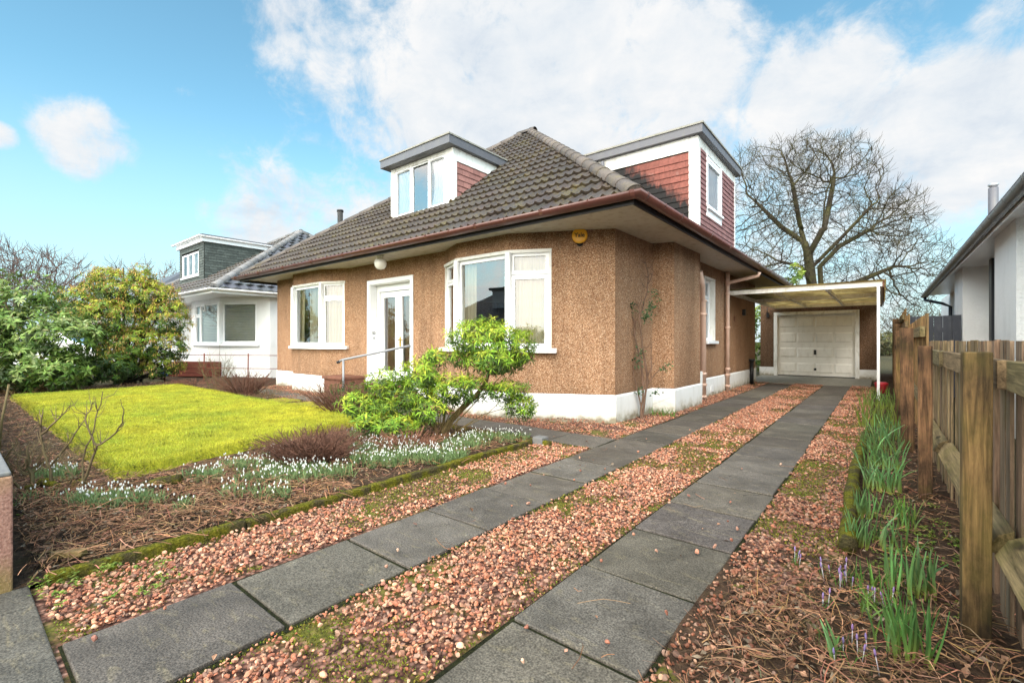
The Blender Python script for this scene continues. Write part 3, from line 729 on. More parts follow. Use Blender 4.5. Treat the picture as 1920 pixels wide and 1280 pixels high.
house = empty('bungalow', 'brown pebbledash bungalow with white plinth, brown tiled hipped roof, two flat dormers and white windows', 'house', (-8, 10, 0))
WT, PT = 2.86, .40
LB = [(-11.99, 5.8), (-11.35, 5.48), (-10.02, 5.48), (-9.38, 5.8)]
RB = [(-6.24, 5.8), (-5.61, 5.48), (-4.48, 5.48), (-3.05, 6.2)]
OUT = [(-12.9, 15.1), (-12.9, 5.8)]+LB+RB+[(-3.03, 7.55), (-2.7, 7.66), (-2.68, 9.0), (-2.95, 9.02), (-2.93, 15.1)]
dist = lambda a, b: math.hypot(a[0]-b[0], a[1]-b[1])
WZ0, WZ1 = 1.10, 2.56
DO = (-12.9+4.29, )  # door outer left

seg = lambda i: (OUT[i], OUT[(i+1) % len(OUT)])
mb = MB()
n = len(OUT)
for i in range(n):
    a, b = OUT[i], OUT[(i+1) % n]; L = dist(a, b); o = []
    if a == LB[0]: o = [(.06, L, WZ0, 2.53)]
    if a == LB[1]: o = [(0, L, WZ0, 2.53)]
    if a == LB[2]: o = [(0, .60, WZ0, 2.53)]
    if a == LB[3]: o = [(-8.61+9.38, -7.18+9.38, .40, 2.43)]
    if a == RB[0]: o = [(0.01, L, WZ0, WZ1)]
    if a == RB[1]: o = [(0, L, WZ0, WZ1)]
    if a == RB[2]: o = [(0, .63, WZ0, WZ1)]
    if a == (-2.95, 9.02): o = [(1.2, 1.9, 1.22, 2.55)]
    rev = MB(); wall_run(mb, a, b, PT, WT, o, .16 if a == LB[3] else .13, rev)
    if rev.v: build_split(rev, 'reveal', 'timber', house)
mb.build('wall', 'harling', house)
# plinth: outset a little, splayed top, with air vents
mb = MB()
cx = Vector((-8, 10, 0))
def offset_poly(P, d):
    R = []; n = len(P)
    for i in range(n):
        a, b, c = Vector(P[i-1]), Vector(P[i]), Vector(P[(i+1) % n])
        e1 = (b-a).normalized(); e2 = (c-b).normalized(); n1 = Vector((e1.y, -e1.x)); n2 = Vector((e2.y, -e2.x))
        m = (n1+n2); m = m/max(.3, m.dot(n1)); R.append((b.x+m.x*d, b.y+m.y*d))
    return R
OP = offset_poly(OUT, .022); OW = offset_poly(OUT, .004)
for i in range(n):
    j = (i+1) % n
    if OUT[i] == LB[3]:   # leave the doorway free
        segs = [(OP[i], (-8.66, OP[j][1])), ((-7.13, OP[j][1]), OP[j])]
        segw = [(OW[i], (-8.66, OW[j][1])), ((-7.13, OW[j][1]), OW[j])]
    else: segs = [(OP[i], OP[j])]; segw = [(OW[i], OW[j])]
    for (a, b), (c, d) in zip(segs, segw):
        mb.quad((*a, -.05), (*b, -.05), (*b, PT-.01), (*a, PT-.01)); mb.quad((*a, PT-.01), (*b, PT-.01), (*d, PT+.015), (*c, PT+.015))
pl = mb.build('plinth', 'plinth', house)
for x, y in ((-10.85, 5.458),):
    mb = MB(); mb.box(x-.11, x+.11, y-.008, y+.01, .10, .26)
    for k in range(5): mb.box(x-.09, x+.09, y-.012, y-.004, .115+k*.028, .13+k*.028)
    mb.build('air_vent', 'timber', pl)
mb = MB(); mb.obox((-2.926, 10.55, .1), (-.0, .2, 0), (.012, 0, 0), (0, 0, .14)); mb.build('air_vent', 'upvc', pl)

# windows of the two bays and the side
def sill(P, z, parent, name='window_sill', out=.10, ext=.09):
    Q = [Vector(p) for p in P]; Q[0] = Q[0]-(Q[1]-Q[0]).normalized()*ext; Q[-1] = Q[-1]+(Q[-1]-Q[-2]).normalized()*ext
    n = len(Q); R = []; Wd = []
    for i in range(n):
        e1 = (Q[i]-Q[i-1]).normalized() if i else (Q[1]-Q[0]).normalized(); e2 = (Q[i+1]-Q[i]).normalized() if i < n-1 else e1
        n1 = Vector((e1.y, -e1.x)); n2 = Vector((e2.y, -e2.x)); m = n1+n2; m = m/m.dot(n1); R.append(Q[i]+m*out); Wd.append(Q[i]-m*.09)
    mb = MB(); vs = []; fs = []
    for a, b in zip(R, Wd): vs += [(a.x, a.y, z-.075), (a.x, a.y, z-.012), (b.x, b.y, z+.006), (b.x, b.y, z-.075)]
    for i in range(n-1):
        for k in range(4): fs.append((i*4+k, (i+1)*4+k, (i+1)*4+(k+1) % 4, i*4+(k+1) % 4))
    fs += [(0, 1, 2, 3), tuple((n-1)*4+k for k in (3, 2, 1, 0))]
    mb.add(vs, fs); return mb.build(name, 'upvc', parent, bevel=.01)
def head(P, z, parent):
    mb = MB()
    for a, b in zip(P[:-1], P[1:]):
        a = Vector((*a, 0)); b = Vector((*b, 0)); d = (b-a).normalized(); nn = Vector((d.y, -d.x, 0))
        mb.obox(a+nn*.003+Vector((0, 0, z-.012)), b-a, nn*.014, (0, 0, .05))
    return mb.build('window_head', 'timber', parent)
def unit_win(parent, units, label=None):
    """units: list of Win; merges their frames into one frame, panes and curtains as children"""
    fr = MB(); 
    for w in units: fr.add(w.fr.v, w.fr.f)
    f = fr.build('window_frame', 'upvc', parent, label, bevel=.004)
    for w in units:
        if w.gl.v: w.gl.build('pane', 'glass', f)
    return f
def pt_along(a, b, t): v = Vector(a)+(Vector(b)-Vector(a)).normalized()*t; return (v.x, v.y)
# right bay
w1 = Win(RB[0], RB[1]); L = w1.L
w1.bar(0.01, .06, WZ0, WZ1); w1.light(.06, L-.03, WZ0, 2.24, .05, .012); w1.light(.06, L-.03, 2.245, WZ1, .05, .012)
w2 = Win(RB[1], RB[2]); L = w2.L
w2.light(.0, L, WZ0, WZ1, .075)
w3 = Win(RB[2], pt_along(RB[2], RB[3], .63)); L = w3.L
w3.light(.03, L-.0, WZ0, 2.22, .07, .014); w3.light(.03, L, 2.225, WZ1, .06, .014); w3.bar(.14, L-.14, WZ1-.03, WZ1-.014, .03, .0)
for w in (w1, w2, w3): pass
w2.fr.tube([(*RB[1], WZ0), (*RB[1], WZ1)], .055, 6); w2.fr.tube([(*RB[2], WZ0), (*RB[2], WZ1)], .055, 6)
f = unit_win(house, [w1, w2, w3])
cb = MB(); w2.curtain(cb, .0, .30, WZ0-.3, 2.6, .18, 4); w1.curtain(cb, .1, .7, WZ0-.3, 2.6, .25, 4); w3.curtain(cb, .02, .66, WZ0-.3, 2.6, .16, 8, .02); build_split(cb, 'curtain', 'curtain', f)
sill([RB[0], RB[1], RB[2], pt_along(RB[2], RB[3], .66)], WZ0, house); head([RB[0], RB[1], RB[2], pt_along(RB[2], RB[3], .67)], WZ1, house)
mb = MB(); w3b = Win(RB[2], RB[3], 0); mb.obox(w3b.at(.632, -.012, WZ0), w3b.d*.035, w3b.n*-.02, (0, 0, WZ1-WZ0+.04)); mb.build('window_surround', 'timber', house)
# left bay
w1 = Win(LB[0], LB[1]); w1.light(.06, w1.L-.03, WZ0, 2.53, .05)
w2 = Win(LB[1], LB[2]); w2.light(0, w2.L, WZ0, 2.53, .075)
w3 = Win(LB[2], pt_along(LB[2], LB[3], .60)); L = w3.L
w3.light(.03, L, WZ0, 2.19, .065, .014); w3.light(.03, L, 2.195, 2.53, .055, .014)
w2.fr.tube([(*LB[1], WZ0), (*LB[1], 2.53)], .055, 6); w2.fr.tube([(*LB[2], WZ0), (*LB[2], 2.53)], .055, 6)
f = unit_win(house, [w1, w2, w3])
cb = MB(); w3.curtain(cb, .0, .62, WZ0-.3, 2.5, .16, 8); w2.curtain(cb, .45, .85, WZ0-.3, 2.5, .2, 5); w2.curtain(cb, -.1, .2, WZ0-.3, 2.5, .2, 3); build_split(cb, 'curtain', 'curtain', f)
sill([LB[0], LB[1], LB[2], pt_along(LB[2], LB[3], .62)], WZ0, house); head([LB[0], LB[1], LB[2], pt_along(LB[2], LB[3], .62)], 2.53, house)
# side window
w = Win((-2.95, 10.22), (-2.95, 10.92), .1); w.light(0, .7, 1.22, 2.15, .06); w.light(0, .7, 2.155, 2.55, .06); unit_win(house, [w])
sill([(-2.95, 10.22), (-2.95, 10.92)], 1.22, house, out=.09, ext=.06)
mb = MB(); mb.box(-2.949, -2.935, 10.92, 10.965, 1.22, 2.595); mb.box(-2.949, -2.935, 10.175, 10.22, 1.22, 2.595); mb.box(-2.949, -2.936, 10.22, 10.92, 2.55, 2.595); mb.build('window_surround', 'timber', house)

# front door: painted surround, two glazed leaves, number, handle
mb = MB(); y0 = 5.8
mb.box(-8.66, -8.57, y0-.02, y0+.0, .30, 2.50); mb.box(-7.22, -7.13, y0-.02, y0, .30, 2.50); mb.box(-8.57, -7.22, y0-.0195, y0, 2.41, 2.50)
mb.box(-8.62, -8.56, y0, y0+.16, .30, 2.43); mb.box(-7.23, -7.17, y0, y0+.16, .30, 2.43); mb.box(-8.56, -7.23, y0, y0+.16, 2.40, 2.43)
mb.box(-8.56, -8.47, y0+.16, y0+.24, .30, 2.40); mb.box(-7.23, -7.14, y0+.16, y0+.24, .30, 2.40); mb.box(-8.47, -7.23, y0+.161, y0+.24, 2.26, 2.40)
ds = mb.build('door_surround', 'upvc', house, bevel=.004)
def door_leaf(x0, x1):
    w = Win((x0, y0+.19), (x1, y0+.19), 0); L = x1-x0; z0, z1 = .42, 2.25; b = .11
    w.bar(0, b, z0, z1); w.bar(L-b, L, z0, z1); w.bar(b, L-b, z0, z0+.16, -.0006); w.bar(b, L-b, z1-.12, z1, -.0006)
    w.gl.quad(w.at(b, .03, z0+.16), w.at(L-b, .03, z0+.16), w.at(L-b, .03, z1-.12), w.at(b, .03, z1-.12))
    d = w.fr.build('door', 'upvc', house, bevel=.004); w.gl.build('pane', 'glass', d)
    c = MB(); w.curtain(c, .06, L-.06, z0, z1, .09, 5, .012); c.build('blind', 'brownblind', d); return d
d1 = door_leaf(-8.465, -7.85); d2 = door_leaf(-7.845, -7.23)
mb = MB(); mb.box(-7.80, -7.76, y0+.175, y0+.19, 1.06, 1.30); mb.box(-7.80, -7.67, y0+.14, y0+.155, 1.225, 1.245); mb.box(-7.79, -7.77, y0+.14, y0+.18, 1.222, 1.248); mb.build('handle', 'brass', d2)
mb = MB(); mb.box(-8.62, -7.17, y0-.03, y0+.26, .24, .30); mb.build('door_step', 'brick', house, bevel=.01)
mb = MB(); mb.box(-8.465, -7.23, y0+.16, y0+.19, .30, .42); mb.build('door_threshold', 'timber', house)
def text_mesh(body, size, ext=.002):
    cu = bpy.data.curves.new('txt', 'FONT'); cu.body = body; cu.size = size; cu.extrude = ext; cu.align_x = 'CENTER'; cu.align_y = 'CENTER'; cu.offset = size*.012
    o = bpy.data.objects.new('txt', cu); COL.objects.link(o); bpy.context.view_layer.update()
    me = bpy.data.meshes.new_from_object(o.evaluated_get(bpy.context.evaluated_depsgraph_get()))
    v = [tuple(q.co) for q in me.vertices]; f = [tuple(p.vertices) for p in me.polygons]
    bpy.data.objects.remove(o); bpy.data.curves.remove(cu); return v, f
def place_text(body, size, c, right, up, mat, name, parent):
    v, f = text_mesh(body, size); right = Vector(right).normalized(); up = Vector(up).normalized(); nn = right.cross(up); c = Vector(c); mb = MB()
    mb.add([c+right*x+up*y+nn*z for x, y, z in v], f); return mb.build(name, mat, parent)
# the number sits on the left-hand jamb, which faces the drive
place_text('52', .085, (-8.555, 5.885, 1.375), (0, 1, 0), (0, 0, 1), 'black', 'house_number', ds)
mb = MB(); mb.box(-8.56, -8.548, 5.87, 5.90, 1.25, 1.30); mb.build('bell_push', 'steel', ds)

# soffit, fascia, gutter
EX0, EX1, EY0, EY1, EZ = -13.42, -2.25, 5.05, 15.75, 2.90
mb = MB()
mb.quad((EX0+.02, EY0+.02, WT-.008), (EX0+.02, EY1-.02, WT-.008), (EX1-.02, EY1-.02, WT-.008), (EX1-.02, EY0+.02, WT-.008)); mb.build('soffit', 'soffit', house)
mb = MB()
for x0, x1, yy0, yy1 in ((EX0, EX1, EY0, EY0+.02), (EX0, EX1, EY1-.02, EY1), (EX0, EX0+.02, EY0+.02, EY1-.02), (EX1-.02, EX1, EY0+.02, EY1-.02)): mb.box(x0, x1, yy0, yy1, 2.79, 2.93)
fa = mb.build('fascia', 'fascia', house)
def gutter(path, r, parent, mat, closed=False, joint=1.0, name='gutter'):
    """half-round gutter along a path, with joint collars and strap brackets"""
    P = [Vector(p) for p in path]; mb = MB(); n = len(P); m = 9; vs = []; fs = []
    for i in range(n):
        e1 = (P[i]-P[i-1]).normalized() if (i or closed) else (P[1]-P[0]).normalized(); e2 = (P[(i+1) % n]-P[i]).normalized() if (i < n-1 or closed) else e1
        n1 = Vector((e1.y, -e1.x, 0)); n2 = Vector((e2.y, -e2.x, 0)); q = n1+n2; q = q/q.dot(n1)
        for k in range(m):
            a = PI+PI*k/(m-1); vs.append(P[i]+q*(math.cos(a)*r)+Vector((0, 0, math.sin(a)*r)))
        for k in range(m):
            a = 2*PI-PI*k/(m-1); vs.append(P[i]+q*(math.cos(a)*(r-.008))+Vector((0, 0, math.sin(a)*(r-.008)+.0)))
    K = 2*m
    for i in range(n if closed else n-1):
        j = (i+1) % n
        for k in range(K): fs.append((i*K+k, i*K+(k+1) % K, j*K+(k+1) % K, j*K+k))
    mb.sm = True; mb.add(vs, fs); mb.sm = False
    if not closed:
        for i in (0, n-1): mb.add([vs[i*K+k] for k in range(m)], [tuple(range(m))])
    for i in range(n if closed else n-1):
        a, b = P[i], P[(i+1) % n]; L = (b-a).length; d = (b-a).normalized(); q = Vector((d.y, -d.x, 0)); t = .12; k = 0
        while t < L-.05:
            w = .05 if k % 2 == 0 else .016; rr = r+(.007 if k % 2 == 0 else .005)
            ring = []
            for s_ in (0, w):
                for kk in range(m):
                    an = PI+PI*kk/(m-1); ring.append(a+d*(t+s_)+q*(math.cos(an)*rr)+Vector((0, 0, math.sin(an)*rr+.006)))
                for kk in range(m):
                    an = 2*PI-PI*kk/(m-1); ring.append(a+d*(t+s_)+q*(math.cos(an)*(rr-.012))+Vector((0, 0, math.sin(an)*(rr-.012)+.006)))
            mb.add(ring, [(kk, (kk+1) % K, K+(kk+1) % K, K+kk) for kk in range(K)]+[(kk, kk+1, K-2-kk, K-1-kk) for kk in range(m-1)]+[(K+K-1-kk, K+K-2-kk, K+kk+1, K+kk) for kk in range(m-1)])
            t += joint*random.uniform(.42, .58); k += 1
    return mb.build(name, mat, parent)
g = .08
gut = gutter([(EX0-g, EY0-g, 2.905), (EX1+g, EY0-g, 2.905), (EX1+g, EY1+g, 2.905), (EX0-g, EY1+g, 2.895)], .078, house, 'gutter', True, 1.25)

# tiled slopes: real profiled courses
def slope(parent, c0, along, up, width, taper_l, taper_r, length, base, name='roof_slope', mat='tile', gauge=.338, per=.15, rib=.036, lip=.056, holes=None, profile='roll', seed=0):
    """c0 eave start corner, along/up unit vectors; at distance b up the slope the run is [taper_l*b, width-taper_r*b]"""
    c0, along, up = np.array(c0), np.array(along), np.array(up); nn = np.cross(along, up)
    rg = np.random.default_rng(100+seed); VV, FF, CC = [], [], []; off = 0
    step = per/6; nc = int(math.ceil(length/gauge))
    for k in range(nc):
        b0, b1 = k*gauge, min((k+1)*gauge+.03, length); a0, a1 = taper_l*b0, width-taper_r*b0
        sh = (k % 2)*per if profile == 'diamond' else rg.uniform(-.006, .006)
        ka = np.arange(math.floor(a0/step), math.ceil(a1/step)+1); A = ka*step
        tid = np.floor((A+sh)/(2*per)).astype(int)
        if profile == 'roll': h = rib*np.maximum(0, np.cos(2*PI*(A+sh)/per))**1.2
        else: h = rib*(np.abs(((A+sh)/(per*2)) % 1-.5)*2)
        tj = rg.normal(0, .003, 4000); h = h+tj[tid % 4000]
        base_j = rg.uniform(.82, 1.2, (4000, 1))*np.clip(1+rg.normal(0, .025, (4000, 3)), .9, 1.1)
        col = np.array(base)*base_j[tid % 4000]
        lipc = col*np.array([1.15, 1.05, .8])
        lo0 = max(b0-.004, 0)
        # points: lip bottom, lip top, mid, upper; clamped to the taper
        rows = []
        for bb, hh, cc in ((lo0, h*.9-.012, lipc*.12), (lo0, h+lip, lipc), (b0+.03, h+lip*.93, col), (b1, h+.002, col*.8)):  # lip foot painted near-black as shade under each course
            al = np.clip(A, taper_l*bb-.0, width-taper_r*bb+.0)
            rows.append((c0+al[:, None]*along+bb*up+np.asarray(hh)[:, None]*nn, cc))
        m = len(A)
        for p, c in rows: VV.append(p); CC.append(c)
        ii = np.arange(m-1)
        mid = (A[:-1]+A[1:])/2; ok = np.ones(m-1, bool); bm = b0+gauge*.5
        ok &= (mid > a0-step) & (mid < a1+step)
        if holes is not None:
            for h0, h1, g0, g1 in holes: ok &= ~((mid > h0) & (mid < h1) & (bm > g0) & (bm < g1))
        ii = ii[ok]
        for r in range(3): FF.append(np.stack([off+r*m+ii, off+r*m+ii+1, off+(r+1)*m+ii+1, off+(r+1)*m+ii], 1))
        off += 4*m
    return npmesh(name, np.concatenate(VV), np.concatenate(FF), np.concatenate(CC), mat, parent)
tanp = .774; cosp = 1/math.sqrt(1+tanp**2); sinp = tanp*cosp; SL = 5.35/cosp
W_ = EX1-EX0; tl = cosp*(5.585-.15)/5.35; 
tb = (10.7/2-.0)/SL
tb_x = ((W_)/2-.16)/SL
base = (.050, .038, .032)
roof = empty('roof', None, None, (0, 0, 0)); roof.parent = house; roof.location = -house.location
hx = lambda x: x-EX0
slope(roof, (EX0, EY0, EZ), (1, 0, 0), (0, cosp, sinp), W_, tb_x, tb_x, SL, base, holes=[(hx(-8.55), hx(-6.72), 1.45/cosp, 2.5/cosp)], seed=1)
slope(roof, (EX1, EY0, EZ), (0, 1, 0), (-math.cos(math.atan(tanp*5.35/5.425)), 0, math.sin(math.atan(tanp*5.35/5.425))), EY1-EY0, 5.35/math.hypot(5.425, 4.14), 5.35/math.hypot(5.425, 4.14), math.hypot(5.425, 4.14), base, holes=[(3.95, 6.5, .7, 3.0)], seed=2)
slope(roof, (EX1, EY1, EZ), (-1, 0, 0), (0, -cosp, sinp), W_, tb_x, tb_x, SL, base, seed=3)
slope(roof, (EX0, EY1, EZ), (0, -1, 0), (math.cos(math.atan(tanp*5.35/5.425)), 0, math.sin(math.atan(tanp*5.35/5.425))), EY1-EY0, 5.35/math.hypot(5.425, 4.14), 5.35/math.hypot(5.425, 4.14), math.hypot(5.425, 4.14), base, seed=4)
def cap_tiles(parent, a, b, r0, mat, base, L=.44, name='hip_tile_run', first=True):
    a, b = Vector(a), Vector(b); d = b-a; n = int(d.length/L); d.normalize(); mb = MB(); mb.sm = True
    side = d.cross(Vector((0, 0, 1))).normalized(); up = side.cross(d)
    for i in range(n+1):
        t0, t1 = i*L-.02, min((i+1)*L+.03, (b-a).length+.05); q = random.uniform(.75, 1.25); mb.col = tuple(x*q for x in base); m = 9; vs = []
        for t, r in ((t0, r0*1.06), (t1, r0*.93)):
            for rr in (r, r-.018):
                for k in range(m):
                    an = -.12+(PI+.24)*k/(m-1); vs.append(a+d*t+side*(math.cos(an)*rr)+up*(math.sin(an)*rr*.85-.02))
        fs = [(k, k+1, 2*m+k+1, 2*m+k) for k in range(m-1)]+[(m+k, k, k+1, m+k+1)[::-1] for k in range(m-1)]+[(m+k+1, m+k, 3*m+k, 3*m+k+1) for k in range(m-1)]
        mb.add(vs, fs)
        if i == 0: mb.sm = False; mb.add(vs[:m], [tuple(range(m))]); mb.sm = True
    return mb.build(name, mat, parent)
RZ = EZ+4.14; rx0, rx1 = (EX0+EX1)/2-.16, (EX0+EX1)/2+.16; ry = (EY0+EY1)/2; hb = (.085, .068, .059)
for a, b in (((EX1+.04, EY0-.04, EZ+.02), (rx1, ry, RZ+.05)), ((EX0+.05, EY0+.05, EZ+.10), (rx0, ry, RZ+.05)), ((EX1-.05, EY1-.05, EZ+.10), (rx1, ry, RZ+.05)), ((EX0+.05, EY1-.05, EZ+.10), (rx0, ry, RZ+.05)), ((rx0-.1, ry, RZ+.06), (rx1+.1, ry, RZ+.06))): cap_tiles(roof, a, b, .115, 'hip', hb)
# flue
mb = MB(); mb.lathe((-12.0, 7.14, 3.8), [(.075, 0), (.075, 1.06), (.088, 1.062), (.088, 1.12), (.05, 1.13)], 16); fl = mb.build('flue', 'flue', house)
mb = MB(); mb.lathe((-12.0, 7.14, 4.865), [(.091, 0), (.091, .06), (.05, .07)], 16); mb.build('flue_cap', 'black', fl)

# hung tiles: lapped courses on a vertical face
def hung(mb, o, d, nrm, zs, amin, amax, base, var=.15, tw=.20, lap=.022):
    """o origin xy, d direction along face, zs course heights, amin/amax functions of z"""
    o = Vector((o[0], o[1], 0)); d = Vector((d[0], d[1], 0)); nrm = Vector((nrm[0], nrm[1], 0))
    for i in range(len(zs)-1):
        z0, z1 = zs[i], zs[i+1]; a0, a1 = amin(z0), amax(z0)
        if a1-a0 < .02: continue
        a = a0-random.uniform(0, tw); 
        while a < a1:
            s0, s1 = max(a, a0), min(a+tw-.003, a1)
            if s1-s0 > .005:
                q = random.uniform(1-var, 1+var); mb.col = tuple(c*q for c in base); l0 = lap+random.uniform(-.003, .003)
                P = lambda aa, z, k: o+d*aa+nrm*k+Vector((0, 0, z))
                mb.add([P(s0, z0, l0), P(s1, z0, l0), P(s1, z1+.02, .004), P(s0, z1+.02, .004), P(s0, z0, 0), P(s1, z0, 0)], [(0, 1, 2, 3), (4, 5, 1, 0)])
            a += tw
def roofz_front(y): return EZ+tanp*(y-EY0)
# ---- front dormer
FD0, FD1, FDY, FDT = -8.62, -6.65, 6.38, 5.05
dm = MB(); 
dm.box(FD0, FD0+.14, FDY-.01, FDY+.10, 3.86, FDT); dm.box(FD1-.20, FD1, FDY-.01, FDY+.10, 3.86, FDT); dm.box(FD0+.14, FD1-.20, FDY, FDY+.09, 3.84, 3.95); dm.box(FD0+.14, FD1-.20, FDY+.001, FDY+.09, 4.97, FDT)
dormer = dm.build('dormer', 'timber', house, 'flat-roofed front dormer with white window and pink-red tiled cheek', bevel=.006)
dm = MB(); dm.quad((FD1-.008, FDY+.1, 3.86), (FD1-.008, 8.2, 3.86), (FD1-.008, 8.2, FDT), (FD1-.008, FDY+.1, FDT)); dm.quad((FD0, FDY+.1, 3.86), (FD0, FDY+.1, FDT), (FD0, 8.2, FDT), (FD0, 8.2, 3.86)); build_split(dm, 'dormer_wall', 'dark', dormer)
dm = MB(); hung(dm, (FD1, FDY), (0, 1), (1, 0), [3.86+.118*i for i in range(9)], lambda z: .10, lambda z: (z-EZ)/tanp+EY0-FDY+.06, (.30, .145, .125)); dm.build('cheek_tiles', 'pinktile', dormer)
dm = MB(); dm.box(FD1-.004, FD1+.028, FDY+.10, 7.95, 4.80, FDT-.002); dm.box(FD1-.004, FD1+.03, FDY-.012, FDY+.10, 3.86, FDT-.003); dm.build('cheek_board', 'timber', dormer)
dm = MB(); dm.box(FD0-.13, FD1+.12, FDY-.20, 8.1, FDT, 5.215); dm.build('dormer_fascia', 'greyfascia', dormer, bevel=.006)
dm = MB(); dm.box(FD0-.15, FD1+.14, FDY-.22, 8.15, 5.216, 5.245); dm.build('dormer_roof', 'felt', dormer)
w = Win((FD0+.14, FDY), (FD1-.20, FDY), .02); L = w.L
w.light(0, .56, 3.95, 4.97, .05, .012); w.light(.56, 1.11, 3.95, 4.97, .03, .0); w.light(1.11, L, 3.95, 4.97, .05, .012)
w.bar(.1, .46, 4.93, 4.945, .03, 0); w.bar(1.2, L-.1, 4.93, 4.945, .03, 0)
f = w.fr.build('window_frame', 'upvc', dormer, bevel=.003); w.gl.build('pane', 'glass2', dormer)
cb = MB(); w.curtain(cb, .03, .50, 3.9, 5.0, .07, 5, .015, .0); w.curtain(cb, 1.60, 1.15, 3.9, 5.0, .07, 5, .015, .35); build_split(cb, 'curtain', 'net', dormer)
# ---- side dormer
SX, SY0, SY1, ST_ = -2.70, 8.91, 11.66, 5.06
def rz_side(x): return EZ+(EX1-x)*4.14/5.425
dm = MB(); dm.box(SX-.16, SX+.02, SY0-.02, SY0+.11, 3.2, ST_); dm.box(SX-.09, SX+.018, SY1-.09, SY1+.01, 3.2, ST_); dm.box(SX-.02, SX+.012, SY0+.11, SY1-.09, 4.88, ST_); 
sdorm = dm.build('dormer', 'timber', house, 'large side dormer with sooty red tiled cheek and pink tiled front', bevel=.006)
dm = MB(); dm.quad((SX, SY0+.012, 3.2), (SX, SY0+.012, ST_), (-5.6, SY0+.012, ST_), (-5.6, SY0+.012, 3.2)); dm.quad((SX, SY1, 3.2), (-5.6, SY1, 3.2), (-5.6, SY1, ST_), (SX, SY1, ST_))
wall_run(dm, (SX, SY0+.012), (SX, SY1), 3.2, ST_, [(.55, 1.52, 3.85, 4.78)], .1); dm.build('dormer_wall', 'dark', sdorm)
dm = MB(); hung(dm, (SX, SY0), (-1, 0), (0, -1), [3.26+.125*i for i in range(13)], lambda z: .15, lambda z: (z-EZ)*5.425/4.14-(EX1-SX)+.1, (.20, .068, .052)); dm.build('cheek_tiles', 'redtile', sdorm)
dm = MB()
zs = [3.24+.098*i for i in range(18)]
hung(dm, (SX, SY0), (0, 1), (1, 0), zs, lambda z: .10, lambda z: .50 if 3.74 < z < 4.85 else 1.6, (.23, .115, .11)); hung(dm, (SX, SY0), (0, 1), (1, 0), zs, lambda z: 1.56 if 3.74 < z < 4.85 else 1.6, lambda z: SY1-SY0-.08, (.23, .115, .11)); dm.build('front_tiles', 'pinktile', sdorm)
dm = MB(); dm.box(-4.95, SX-.16, SY0-.028, SY0+.01, 4.80, ST_-.002); dm.build('cheek_board', 'timber', sdorm)
dm = MB(); dm.box(-5.35, SX+.12, SY0-.12, SY1+.12, ST_, 5.215); dm.build('dormer_fascia', 'greyfascia', sdorm, bevel=.006)
dm = MB(); dm.box(-5.4, SX+.14, SY0-.14, SY1+.14, 5.216, 5.25); dm.build('dormer_roof', 'felt', sdorm)
w = Win((SX, SY0+.55), (SX, SY0+1.52), -.01); w.light(0, w.L, 3.85, 4.78, .06, .012)
w.bar(-.05, .0, 3.74, 4.88, .02, .05); w.bar(w.L, w.L+.05, 3.74, 4.88, .02, .05); w.bar(0, w.L, 4.78, 4.84, .018, .05); w.bar(-.05, w.L+.05, 3.80, 3.85, .06, .05); w.bar(-.05, w.L+.05, 3.66, 3.80, .015, .03)
w.fr.build('window_frame', 'upvc', sdorm, bevel=.003); w.gl.build('pane', 'glass2', sdorm); cb = MB(); w.curtain(cb, .05, w.L-.05, 3.85, 4.8, .06, 7, .012); build_split(cb, 'curtain', 'net', sdorm)
mb = MB(); mb.tube([(-4.62, SY0-.10, 4.0), (-4.62, SY0-.10, 5.0)], .04, 10); mb.build('rainwater_pipe', 'greyfascia', sdorm)

# porch lamp, alarm box, downpipes, meter pipe, plank
mb = MB(); mb.lathe((-7.55, 5.34, 2.70), [(.02, -.115), (.07, -.10), (.105, -.055), (.118, 0), (.105, .055), (.07, .10), (.05, .115)], 20); lamp = mb.build('porch_lamp', 'globe', house)
mb = MB(); mb.lathe((-7.55, 5.34, 2.81), [(.055, 0), (.06, .04)], 16); mb.build('lamp_base', 'upvc', lamp)
cd = (Vector((-3.05, 6.2, 0))-Vector((-4.48, 5.48, 0))).normalized(); cn = Vector((cd.y, -cd.x, 0)); ac = Vector((-4.48, 5.48, 0))+cd*1.09+Vector((0, 0, 2.765))
mb = MB(); mb.lathe(ac-cn*.004, [(.115, 0), (.115, .05), (.105, .062), (.08, .066)], 28, cn); al = mb.build('alarm_box', 'yellow', house, bevel=0)
place_text('Yale', .088, ac+cn*.0645+Vector((0, 0, .0)), cd, (0, 0, 1), 'black', 'lettering', al)
mb = MB(); mb.lathe(ac+Vector((0, 0, -.105)), [(.05, 0), (.05, .035)], 14, cn); mb.build('strobe', 'black', al)
def downpipe(pts, r, mat, name, collars, parent=house):
    mb = MB(); mb.tube(pts, r, 14); 
    for z in collars:
        p = Vector(pts[-1]); mb.lathe((p.x, p.y, z), [(r+.004, 0), (r+.016, .006), (r+.016, .05), (r+.004, .056)], 14)
    return mb.build(name, mat, parent)
downpipe([(-2.72, 9.08, 2.52), (-2.74, 9.30, 2.30), (-2.83, 9.62, 2.06), (-2.83, 9.68, 1.98), (-2.83, 9.68, 0)], .062, 'pipe', 'soil_pipe', [1.72, 1.99, .30, .52, .06])
downpipe([(EX1+.06, 11.72, 2.78), (EX1+.04, 11.72, 2.70), (-2.80, 11.72, 2.60), (-2.86, 11.72, 2.56), (-2.86, 11.72, 2.5), (-2.86, 11.72, 0)], .042, 'pipe', 'downpipe', [1.5, 2.3, .52, .38, .12])
mb = MB(); mb.tube([(-2.86, 11.72, 2.5), (-2.86, 11.72, 2.84)], .05, 12); mb.build('downpipe', 'pipe', house)
